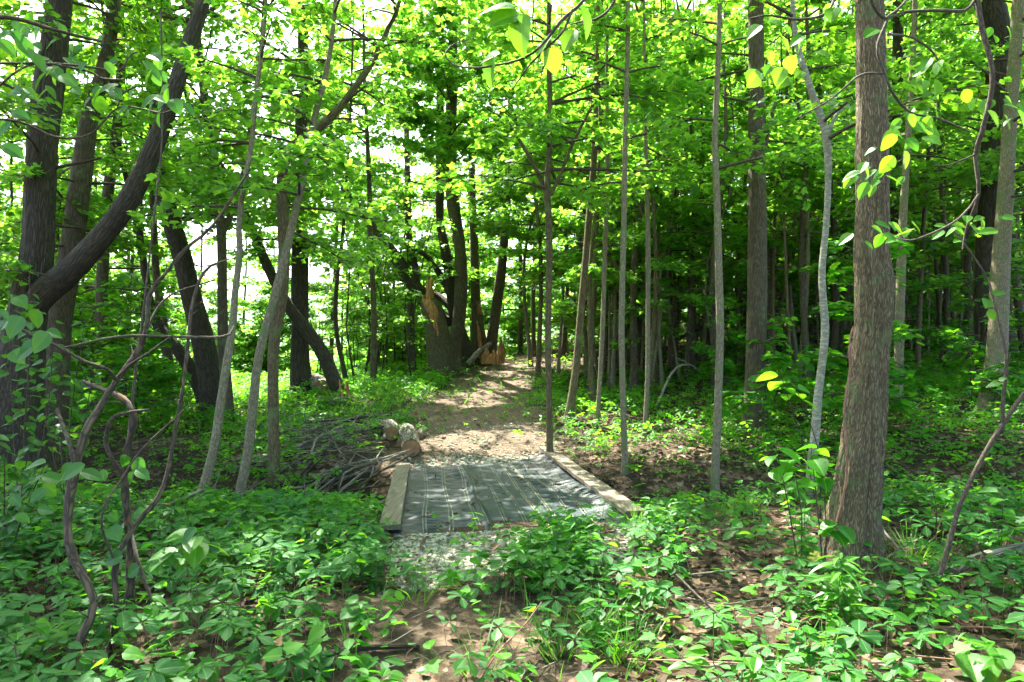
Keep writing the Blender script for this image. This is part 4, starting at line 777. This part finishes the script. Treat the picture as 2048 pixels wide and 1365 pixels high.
# dead leaves
dl = MB()
x, y = scatter(42000, -8, 14, 2.3, 24, lambda px, py, x, y: (.22+.65*(px > 1080)+.2*(px < 700))*(1-.35*pathmask(x, y))*np.clip(9/y, .35, 1)); n = len(x); print('dead', n)
CURL = (np.array([(-.34,.5,.16),(-.2,.1,.08),(0,0,0),(.2,.1,.1),(.36,.5,.2),(.16,.85,.12),(0,1,.05),(-.16,.85,.08),(0,.5,-.04)]), np.array([[8,0,1,2],[8,2,3,4],[8,4,5,6],[8,6,7,0]]))
place(dl, CURL, np.c_[x, y, g(x, y)+rng.uniform(.003, .02, n)], rdir(n, -.2, .35), upn(n, .5), rng.uniform(.045, .10, n), rng.beta(1.6, 1.8, n))
n = 260; u = rng.uniform(.1, 2.3, n); v = rng.uniform(-.1, 4.2, n)*rng.random(n)**.15; q = dO+dN*u[:,None]+dD*v[:,None]; k = v < 3.4+.35*u
place(dl, CURL, np.c_[q, .1225-.03*q[:,1]+.03][k], rdir(k.sum(), -.2, .3), upn(k.sum(), .4), rng.uniform(.02, .055, k.sum()), rng.beta(1.4, 2.6, k.sum()))
n = 500; x = rng.uniform(-1.4, 1.6, n); y = rng.uniform(4.4, 5.7, n); place(dl, CURL, np.c_[x, y, g(x, y)+.03], rdir(n, -.2, .3), upn(n, .4), rng.uniform(.02, .06, n), rng.beta(1.4, 2, n))
tag(obj('leaf_litter', dl, M['dead']), kind='stuff')
# fine twigs and needles on the soil
tw = MB(); x, y = scatter(5200, -5, 7, 2.3, 17, lambda px, py, x, y: .55+.4*pathmask(x, y))
for k in range(len(x)):
    a = rng.uniform(0, 6.28); l = rng.uniform(.06, .35); z = G(x[k], y[k]); dx, dy = math.cos(a)*l/2, math.sin(a)*l/2
    tube(tw, np.array([(x[k]-dx, y[k]-dy, z+.012), (x[k]+rng.normal(0,.01), y[k]+rng.normal(0,.01), z+.025), (x[k]+dx, y[k]+dy, z+rng.uniform(.005,.05))]), rng.uniform(.001, .0035), 3, 0, None, False)
tag(obj('twig_litter', tw, M['dead_wood']), kind='stuff')
# white gravel at both ends of the mat
ico = bpy.data.meshes.new('t'); import bmesh
bm = bmesh.new(); bmesh.ops.create_icosphere(bm, subdivisions=1, radius=1); IV = np.array([v.co[:] for v in bm.verts]); IF = np.array([[v.index for v in f.verts] for f in bm.faces]); bm.free(); bpy.data.meshes.remove(ico)
gv = MB()
def stones(n, dens, x0, x1, y0, y1, s0, s1):
    x = rng.uniform(x0, x1, n); y = rng.uniform(y0, y1, n); px, py = topix(x, y, g(x, y)); k = rng.random(n) < dens(px, py, x, y); x, y = x[k], y[k]; n = len(x)
    s = rng.uniform(s0, s1, n); V = IV[None]*(1+rng.normal(0, .17, (n, 12, 1)))*s[:,None,None]*rng.uniform(.6, 1.25, (n,1,3))*[1,1,.7]+np.c_[x, y, g(x, y)+s*.3][:,None,:]
    gv.add(V.reshape(-1,3), (IF[None]+np.arange(n)[:,None,None]*12).reshape(-1,3), 0, np.repeat(rng.random(n), 12), None, False)
stones(26000, lambda px, py, x, y: ell(px, py, [(900,1112,135,48,1.), (1010,1085,110,32,1.), (1180,1085,130,46,.9), (1255,1110,60,36,.6), (840,1165,50,20,.5)])*(deckuv(x,y)[1] < -.08), -1.6, 1.8, 4.2, 6.2, .006, .026)
stones(9000, lambda px, py, x, y: np.maximum(np.exp(-((deckuv(x,y)[1]-3.85-.30*deckuv(x,y)[0])/.33)**2)*(deckuv(x,y)[1] > 3.5+.35*deckuv(x,y)[0])*(deckuv(x,y)[0] > .0)*(deckuv(x,y)[0] < 2.3), .06*(y > 10.2)*(y < 13)*(np.abs(x+.4) < 1.2)), -2.2, 1.2, 8.8, 13, .012, .032)
tag(obj('gravel', gv, M['gravel']), kind='stuff')

# ---------------------------------------------------------------- larger plants one can single out
def plant(name, label, cat, base, tops, tpl, lmat, size, stem='stem', r=.004, group=None, per=9, whorl=0, leafn='leaves', el=(-.3,.3), cluster=None):
    """stems from base to each top, leaves set along the upper part; all points 3-D"""
    t_ = thing(name, base, label, cat, group); sb, lb = MB(), MB(); base = np.array(base, float)
    for tp in tops:
        tp = np.array(tp, float); mid = (base+tp)/2+rng.normal(0, .03, 3)+np.array([0,0,.02]); e = smooth_path(np.array([base, mid, tp]), 10); tube(sb, e, np.linspace(r, r*.4, 10), 5)
        pos, dr = [], []
        for k in range(per):
            s = .35+.65*(k+.5)/per if cluster is None else cluster+(1-cluster)*(k+.5)/per; f = s*9; i0 = min(int(f), 8); c = e[i0]*(1-f+i0)+e[i0+1]*(f-i0); a0 = rng.uniform(0, 6.28)
            for q in range(max(1, whorl)):
                a = a0+q*6.283/max(1, whorl)+rng.normal(0, .15); d = np.array([math.cos(a), math.sin(a), rng.uniform(*el)]); pos.append(c+d*.02); dr.append(d)
        n = len(pos); place(lb, tpl, np.array(pos), np.array(dr), upn(n, .25), size*rng.uniform(.65, 1.15, n), rng.random(n))
    obj('stem', sb, M[stem], t_, base); obj(leafn, lb, M[lmat], t_, base); return t_
WC = 'weeds of the clump in front of the mat'
for k, (px, py, Y) in enumerate(((1085,1005,4.85),(1120,1040,4.8),(1150,1030,4.7),(1060,1060,4.6),(1110,1080,4.5),(1180,1060,4.6),(1030,1095,4.5),(1090,1120,4.3),(1210,1000,4.9))):
    x = (px-1024)/F*Y; plant('leafy_weed', 'upright leafy weed in the clump between the viewer and the mat', 'plant', (x+rng.normal(0,.03), Y, G(x, Y)), [P(px, py, Y)], LANCE if k % 2 == 0 else OVAL, 'under', .10, per=8, whorl=2, group=WC)
plant('leafy_weed', 'tall narrow-leaved weed with dark green leaves in front of the big tree foot', 'plant', gp(1686,0,3.7), [P(1680,1110,3.7), P(1688,1180,3.7)], LANCE, 'bass', .16, per=11, whorl=3, el=(-.3,.5))
plant('leafy_weed', 'tuft of bright narrow-leaved weeds by the right end of the mat', 'plant', gp(1335,0,5.6), [P(1335,1010,5.6), P(1300,1035,5.6), P(1365,1025,5.7)], LANCE, 'grass', .12, per=9, whorl=2, el=(.1,.7))
plant('young_basswood', 'sunlit seedling with rounded pale leaves left of the big tree, above the gully', 'sapling', gp(1600,0,4.6), [P(1548,880,4.4), P(1580,905,4.5)], BIGH, 'under', .15, 'bark_twig', .006, per=5, el=(-.4,.1), cluster=.8)
plant('young_basswood', 'seedling with broad bright leaves touching the left side of the big tree', 'sapling', gp(1650,0,4.4), [P(1640,890,4.35), P(1622,895,4.3), P(1680,1040,4.3)], BIGH, 'under', .14, 'bark_twig', .006, per=5, el=(-.4,.1), cluster=.75)
plant('young_basswood', 'leafy sprig with drooping leaves hanging before the thick mid-distance trunk', 'sapling', gp(1640,0,5.6), [P(1560,745,5.2), P(1585,760,5.3)], BIG, 'under', .16, 'bark_twig', .006, per=4, el=(-.6,.0), cluster=.85)
plant('leafy_weed', 'sunlit seedling with white-bright leaves at the left foot of the big tree', 'plant', gp(1600,0,4.6), [P(1610,1000,4.5), P(1640,970,4.5), P(1590,1045,4.5)], MAPLE, 'under', .10, per=6, el=(-.3,.2))
plant('twiggy_seedling', 'tall seedling with yellow-green leaves right of the big tree', 'plant', gp(1860,0,4.9), [P(1853,935,4.9), P(1860,985,4.9)], OVAL, 'under', .12, 'bark_twig', .004, per=5, el=(-.3,.3), cluster=.6)
plant('twiggy_seedling', 'seedling with curled yellow leaves near the right edge', 'plant', gp(2000,0,4.5), [P(2003,965,4.5), P(1990,1025,4.5), P(2030,1060,4.5)], OVAL, 'under', .13, 'bark_twig', .004, per=6, el=(-.4,.3), cluster=.5)
plant('leafy_weed', 'broad-leaved seedling at the bottom edge right of centre', 'plant', gp(1480,0,3.0), [P(1420,1290,3.0), P(1490,1300,3.0), P(1340,1290,3.1)], OVAL, 'bass', .11, per=5, el=(-.2,.3), cluster=.6)
plant('leafy_weed', 'pale sunlit leaves on short stems at the bottom edge left of centre', 'plant', gp(730,0,2.85), [P(745,1345,2.85), P(700,1335,2.85), P(770,1340,2.9)], OVAL, 'under', .09, per=5, el=(-.2,.3), cluster=.6)
plant('leafy_weed', 'large coarse toothed leaves lying near the lower right corner', 'plant', gp(1960,0,3.1), [P(1990,1290,3.1), P(1930,1300,3.1)], BIG, 'bass', .2, per=3, el=(-.3,.2), cluster=.8)
plant('leafy_weed', 'leafy sprout rising among the creepers at left beside the dark stems', 'plant', gp(400,0,3.7), [P(395,1060,3.7), P(360,1085,3.7)], BIG, 'bass', .17, per=5, el=(-.5,.2), cluster=.8)
for px, Y, tops, lb in ((40, 6.2, [(20,560),(70,600),(110,640),(60,520)], 'broad-leaved bush in front of the widest dark trunk at the left edge'), (130, 7.0, [(120,690),(170,640),(90,720),(190,720)], 'leafy bush at the foot of the dark straight trunk at left'),
    (10, 5.0, [(10,900),(60,880),(-20,860),(90,930)], 'low broad-leaved bush at the left edge below the widest trunk')):
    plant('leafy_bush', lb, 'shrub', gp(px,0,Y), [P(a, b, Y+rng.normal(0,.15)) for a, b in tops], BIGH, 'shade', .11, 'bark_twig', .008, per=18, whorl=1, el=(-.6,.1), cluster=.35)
for k in range(22):
    px = rng.uniform(1420, 2040); Y = rng.uniform(3.1, 4.8); a = rng.uniform(-.9, .5); l = rng.uniform(.4, 1.3); c = gp(px, 0, Y); z0_ = rng.uniform(.02, .2)
    stick('dead_twig', 'thin dead twig lying among the weeds in the lower right', 'branch', [(c[0]-math.cos(a)*l/2, c[1]-math.sin(a)*l/2, c[2]+.02), (c[0], c[1], c[2]+z0_*.7), (c[0]+math.cos(a)*l/2, c[1]+math.sin(a)*l/2, c[2]+z0_)], rng.uniform(.003, .009), .002, ['dead_wood','bark_twig','redstem'][rng.integers(3)], 9, 2, 'dead twigs among the weeds in the lower right')
GW = 'withered weed stems near the right edge'
for px, py, Y in ((1800,1240,3.6),(1850,1160,3.9),(1950,1090,4.4),(1990,1100,4.5),(1860,1250,3.4),(1720,1320,3.2),(1570,1270,3.5),(2030,1200,3.8)):
    plant('withered_weed', 'withered brown weed with curled dead leaves in the lower right corner', 'plant', gp(px+rng.normal(0,8),0,Y), [P(px, py, Y)], CURL, 'wilt', .07, 'dead_wood', .003, per=6, el=(-1.4,-.6), group=GW)

# ---------------------------------------------------------------- near shrubs and overhanging branches
def wpath(pts): return [(*P(px, py, Y), w_/F*Y/2) for px, py, w_, Y in pts]
def shrub(name, label, cat, stems, twigs, leafspec, root, mat='bark_shrub', tmat='bark_twig', lmat='bass', lsc=.68):
    """stems and twigs: polylines of (px, py, width, distance); leafspec: (px, py, distance, size, dir px, dir py, template)"""
    t_ = thing(name, root, label, cat)
    for s_ in stems:
        e = smooth_path(np.array(wpath(s_)), 40); mb = MB(); tube(mb, e[:,:3], e[:,3]*(1+.12*np.sin(np.arange(40)*1.3+e[0,0])+.1*rng.random(40)), 12, 0, bark_disp(.16, 5, 9, 0))
        for q in range(9):
            k_ = rng.integers(4, 38); c_ = e[k_,:3]; d_ = rng.normal(0, 1, 3); d_[2] = abs(d_[2]); d_ *= rng.uniform(.03, .16)/np.linalg.norm(d_)
            tube(mb, np.array([c_, c_+d_*.5+rng.normal(0,.006,3), c_+d_]), [.0035, .0025, .0012], 5, 0, None, False)
        obj('stem', mb, M[mat], t_, root)
    for s_ in twigs: e = smooth_path(np.array(wpath(s_)), 24); mb = MB(); tube(mb, e[:,:3], e[:,3], 7, 0, bark_disp(.08, flare=0)); obj('twig', mb, M[tmat], t_, root)
    for px, py, Y, size, dx, dy, tpl in leafspec:
        size = size*lsc
        c = P(px, py, Y); d = np.array([dx, rng.normal(0, .35), -dy]); mb = MB()
        place(mb, tpl, c[None], d[None], np.array([[rng.normal(0,.35), -.75+rng.normal(0,.25), .8]]), size, np.array([rng.random()])); obj('leaf', mb, M[lmat], t_, root)
    return t_
def leaves_near(E, n, Y, size, tpl, drop=.4):
    """random leaf specs inside ellipses of the photo"""
    o = []
    for _ in range(n):
        cx, cy_, rx, ry = E[rng.integers(len(E))]; a = rng.uniform(0, 6.28); r = math.sqrt(rng.random()); o.append((cx+rx*r*math.cos(a), cy_+ry*r*math.sin(a), Y+rng.uniform(-.4, .5), size*rng.uniform(.7, 1.2), rng.choice([-1, 1])*rng.uniform(.3, 1), drop+rng.uniform(-.3, .6), tpl))
    return o
b0 = gp(140, 0, 3.25)
shrub('crooked_shrub', 'dark crooked shrub stem zigzagging up from the lower left corner', 'shrub',
 [[(134,1385,15,3.2),(148,1308,15,3.2),(172,1256,14,3.25),(189,1205,14,3.3),(165,1150,14,3.35),(148,1120,14,3.4),(138,1088,14,3.4),(136,1026,15,3.5),(148,950,15,3.6),(172,863,13,3.7),(196,822,12,3.8),(234,760,11,3.9),(275,705,10,4),(293,657,9,4),(300,588,8,4.1),(327,553,7,4.1),(370,500,6,4.2),(427,450,5,4.3),(500,340,4,4.4)]],
 [[(151,940,8,3.6),(140,890,8,3.6),(127,855,7,3.65),(114,818,6,3.7)],[(232,760,7,3.9),(262,730,6,3.8),(300,705,5,3.7),(345,672,4,3.6)],[(189,1205,6,3.3),(205,1190,4,3.3)],[(0,636,6,3.4),(69,674,6,3.5),(120,696,6,3.55),(172,725,6,3.6),(213,739,6,3.7),(234,762,6,3.85)],
  [(120,698,4,3.6),(241,674,5,3.9),(344,674,5,4),(448,674,5,4.2),(468,653,3,4.3)],[(275,705,5,4),(330,600,4,4.2),(430,560,3,4.4)]],
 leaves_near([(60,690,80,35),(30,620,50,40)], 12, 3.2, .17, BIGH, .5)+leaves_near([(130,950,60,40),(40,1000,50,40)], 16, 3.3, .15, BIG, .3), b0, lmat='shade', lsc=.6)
b0 = gp(250, 0, 3.9)
shrub('crooked_shrub', 'dark twisted shrub with a looping side stem, just right of the zigzag stem', 'shrub',
 [[(255,1260,19,3.9),(262,1136,15,3.9),(255,1033,12,3.9),(249,960,12,3.9),(256,895,11,3.9),(268,839,11,3.9),(255,805,10,3.95),(224,787,9,4),(165,763,5,4.1)],
  [(213,1330,10,3.5),(234,1232,10,3.55),(231,1129,10,3.6),(275,1046,8,3.7),(310,1005,8,3.75),(330,964,7,3.8),(345,895,7,3.9),(368,760,6,4),(386,605,6,4.2),(413,540,5,4.3),(458,519,3,4.4)]],
 [[(247,952,8,3.9),(222,915,8,3.85),(212,880,8,3.85),(225,838,7,3.8),(255,826,6,3.8),(300,820,4,3.75)],[(327,1243,7,3.7),(300,1190,7,3.75),(275,1119,8,3.8),(262,1060,6,3.9)],[(232,1129,5,3.6),(205,1060,4,3.55),(210,1010,4,3.5),(240,965,4,3.6),(285,898,3,3.7),(370,820,3,3.8)],
  [(256,895,6,3.9),(262,830,6,3.95),(272,740,5,4.0),(285,640,4,4.1),(310,420,4,4.2),(325,260,3,4.3),(322,20,3,4.4)]],
 leaves_near([(240,1060,60,40),(290,1120,50,30)], 12, 3.6, .14, BIGH, .4)+leaves_near([(400,1075,50,25)], 5, 3.8, .14, BIG, .5)+leaves_near([(265,925,70,30)], 6, 3.7, .13, BIG, .6), b0, lmat='shade', lsc=.6)
b0 = P(-60, 20, 2.6)
LS_ = .72
shrub('overhanging_branch', 'branch with large dark oval leaves reaching in from the upper left corner', 'branch', [],
 [[(-60,30,9,2.7),(30,38,8,2.8),(100,58,7,2.9),(160,74,6,3),(204,84,5,3.05)],[(-60,128,5,2.8),(60,128,5,2.9),(130,130,5,3),(200,138,4,3.1),(240,142,4,3.1),(260,112,3,3.1),(275,105,3,3.1)],[(100,128,4,2.9),(180,145,4,3),(205,158,4,3),(250,160,3,3.1)],[(-60,235,4,3),(40,245,5,3.1),(110,275,5,3.2),(180,270,4,3.2),(235,217,4,3.2),(290,220,3,3.2),(330,228,3,3.2),(355,210,3,3.2)],
  [(-20,190,4,3),(40,140,4,3),(100,120,3,3.1)],[(235,217,3,3.2),(245,190,3,3.2),(275,172,3,3.2)]],
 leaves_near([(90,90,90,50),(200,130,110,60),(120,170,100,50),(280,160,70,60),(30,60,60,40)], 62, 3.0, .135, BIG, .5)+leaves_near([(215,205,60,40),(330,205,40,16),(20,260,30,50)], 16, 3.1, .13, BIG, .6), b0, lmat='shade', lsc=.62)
b0 = P(1240, -60, 2.2)
shrub('overhanging_branch', 'branch with big translucent yellow-green leaves hanging at the top centre', 'branch', [],
 [[(1190,-40,8,2.2),(1165,5,7,2.2),(1125,40,7,2.2),(1105,65,6,2.2),(1075,100,5,2.2),(1040,120,5,2.25),(1000,130,4,2.3),(950,137,4,2.3),(905,130,3,2.35),(890,112,3,2.35),(905,90,2,2.4),(935,82,2,2.4)],
  [(1145,20,6,2.2),(1125,65,5,2.2),(1090,100,5,2.25),(1060,130,4,2.3),(1035,165,3,2.3),(1025,180,2,2.3)],[(1250,-60,6,2.4),(1225,10,5,2.4),(1195,38,5,2.4),(1170,43,4,2.4),(1140,50,3,2.4)],[(1105,65,3,2.2),(1085,42,3,2.2),(1065,42,3,2.2)]],
 [(1068,38,2.2,.085,-.9,.25,BIGH),(1040,30,2.2,.12,-1,.25,BIGH),(1028,18,2.2,.12,-1,-.1,BIGH),(1046,30,2.15,.13,-.15,1,BIGH),(1000,108,2.3,.085,-.8,.1,BIG),(985,112,2.3,.11,-.2,.9,BIGH),(1015,115,2.3,.07,.6,.2,BIG),(1105,72,2.25,.09,-.5,.5,BIG),(1095,98,2.25,.09,.35,.8,BIGH),(1160,10,2.3,.12,.3,.7,BIGH),(1150,60,2.4,.10,-.4,.7,BIG),(1190,0,2.3,.12,.8,-.1,BIGH),(1110,5,2.3,.10,-.4,-.6,BIG),(1075,-5,2.3,.11,-.8,-.2,BIG)], b0, lmat='bass', lsc=.95)
b0 = P(1990, -60, 3.2)
shrub('overhanging_branch', 'dark bare-stemmed branch with broad leaves trailing down at the upper right', 'branch', [],
 [[(1950,-50,10,3.3),(1961,45,10,3.3),(1985,155,9,3.3),(1964,265,9,3.35),(1951,310,8,3.4),(1957,389,7,3.4),(1933,458,5,3.5),(1925,500,3,3.5)],[(1950,0,6,3.3),(1930,22,6,3.3),(1880,22,6,3.2),(1810,25,5,3.1),(1770,38,5,3.05),(1745,10,5,3),(1735,-40,5,3)],
  [(1775,40,6,3.05),(1754,96,5,3),(1768,148,5,3),(1789,193,5,3),(1823,227,4,3.1),(1875,238,4,3.1),(1938,264,3,3.2)],[(1768,148,4,3),(1720,152,4,2.95),(1660,200,3,2.9),(1590,240,2,2.9)],[(1675,-30,6,3.1),(1655,25,5,3),(1600,40,5,3),(1540,32,4,3),(1500,38,3,3)],[(1770,38,4,3.05),(1800,15,4,3.1),(1830,-20,4,3.2)],
  [(1775,70,4,3),(1820,75,4,3.1),(1860,100,4,3.2),(1880,128,3,3.2)],[(1951,310,4,3.4),(1900,330,3,3.4),(1870,332,2,3.4)],[(1790,478,2,3),(1830,480,4,3.1),(1900,450,4,3.2),(1935,420,4,3.3),(1957,389,4,3.4)]],
 leaves_near([(1830,260,50,40),(1800,290,60,30),(1850,240,40,30)], 22, 3.05, .11, BIG, .5)+leaves_near([(1760,350,50,20),(1730,335,40,18)], 14, 3, .10, OVAL, .5)+leaves_near([(1640,30,60,25),(1560,60,60,25),(1600,110,70,40),(1540,150,40,20)], 26, 3.1, .10, BIGH, .6)
 +leaves_near([(1780,460,70,20),(1880,470,90,25),(1960,450,70,20),(1740,475,50,12)], 34, 3.1, .11, OVAL, .3)+leaves_near([(2020,230,35,50),(1960,200,50,40),(1860,140,60,25),(2010,60,40,40)], 26, 3.3, .12, BIG, .5)+[(1755,60,2.9,.13,-1,.5,BIG)], b0)
b0 = gp(1890, 0, 4.0)
shrub('leaning_shrub', 'bare reddish stem rising from the lower right with few white-lit leaves', 'shrub', [],
 [[(1880,1150,10,4),(1895,1100,10,4),(1920,1010,9,4),(1960,925,9,4),(2005,850,9,4),(2060,770,8,4.1)],[(2004,870,7,4),(2006,800,7,4),(2012,745,6,4),(2010,700,5,4),(1990,620,5,4.05),(1975,560,4,4.1),(1930,490,4,4.1),(1890,440,3,4.2)],[(2012,745,3,4),(2020,705,3,4)],[(2006,766,2,4),(1990,762,2,4)]],
 [(2004,768,4,.12,-1,.15,BIG),(1996,762,4,.07,.5,-.4,BIG),(1975,600,4,.11,-.5,.6,BIGH),(1985,590,4,.10,.6,-.2,BIGH),(1978,620,4,.1,.2,.9,BIG),(2010,780,4,.1,.6,.8,BIG)], b0)
print('meshes', len(bpy.data.meshes), 'verts', sum(len(m.vertices) for m in bpy.data.meshes))

# ---------------------------------------------------------------- labels of the repeats: by the landmark trunks they stand between
LM = [(-200,'the left edge'),(60,'the widest dark trunk'),(152,'the dark straight trunk'),(425,'the leaning dark pair'),(550,'the crooked olive trunk'),(603,'the dark double trunk'),(690,'the wavy dark trunk'),(880,'the broken trunk'),
 (1098,'the wide-forked slender tree'),(1155,'the bowed brown trunk'),(1247,'the knotted pole'),(1437,'the ringed pale pole'),(1513,'the thick brown trunk'),(1645,'the kinked grey stem'),(1742,'the big near tree'),(1996,'the smooth grey trunk'),(2400,'the right edge')]
def relabel(base, word, near=2):
    o_ = [o for o in COL.objects if o.parent is None and o.name.split('.')[0] == base]; slots = {}
    for o in o_:
        px = 1024+F*o.location.x/o.location.y; k = max(0, max(i for i, (a, _) in enumerate(LM) if a <= px or i == 0)); k = min(k, len(LM)-2); slots.setdefault(k, []).append((o.location.y, o))
    for k, l in slots.items():
        l.sort(key=lambda t: t[0]); bt = 'between %s and %s' % (LM[k][1], LM[k+1][1])
        for q, (yy, o) in enumerate(l):
            if q < near: o['label'] = '%s %s %s' % (('nearest', 'second nearest', 'third nearest')[q], word, bt)
            else: o['label'] = '%s farther back %s' % (word, bt)
            o['group'] = ('%ss %s' % (word, bt))
relabel('pole_tree', 'slender pole', 3); relabel('thin_pole', 'very thin pole', 2); relabel('understory_sapling', 'leafy sapling', 2); relabel('leafy_shrub', 'green shrub', 2); relabel('young_tree', 'slim young tree', 2); relabel('sprout', 'thin sprout', 1)
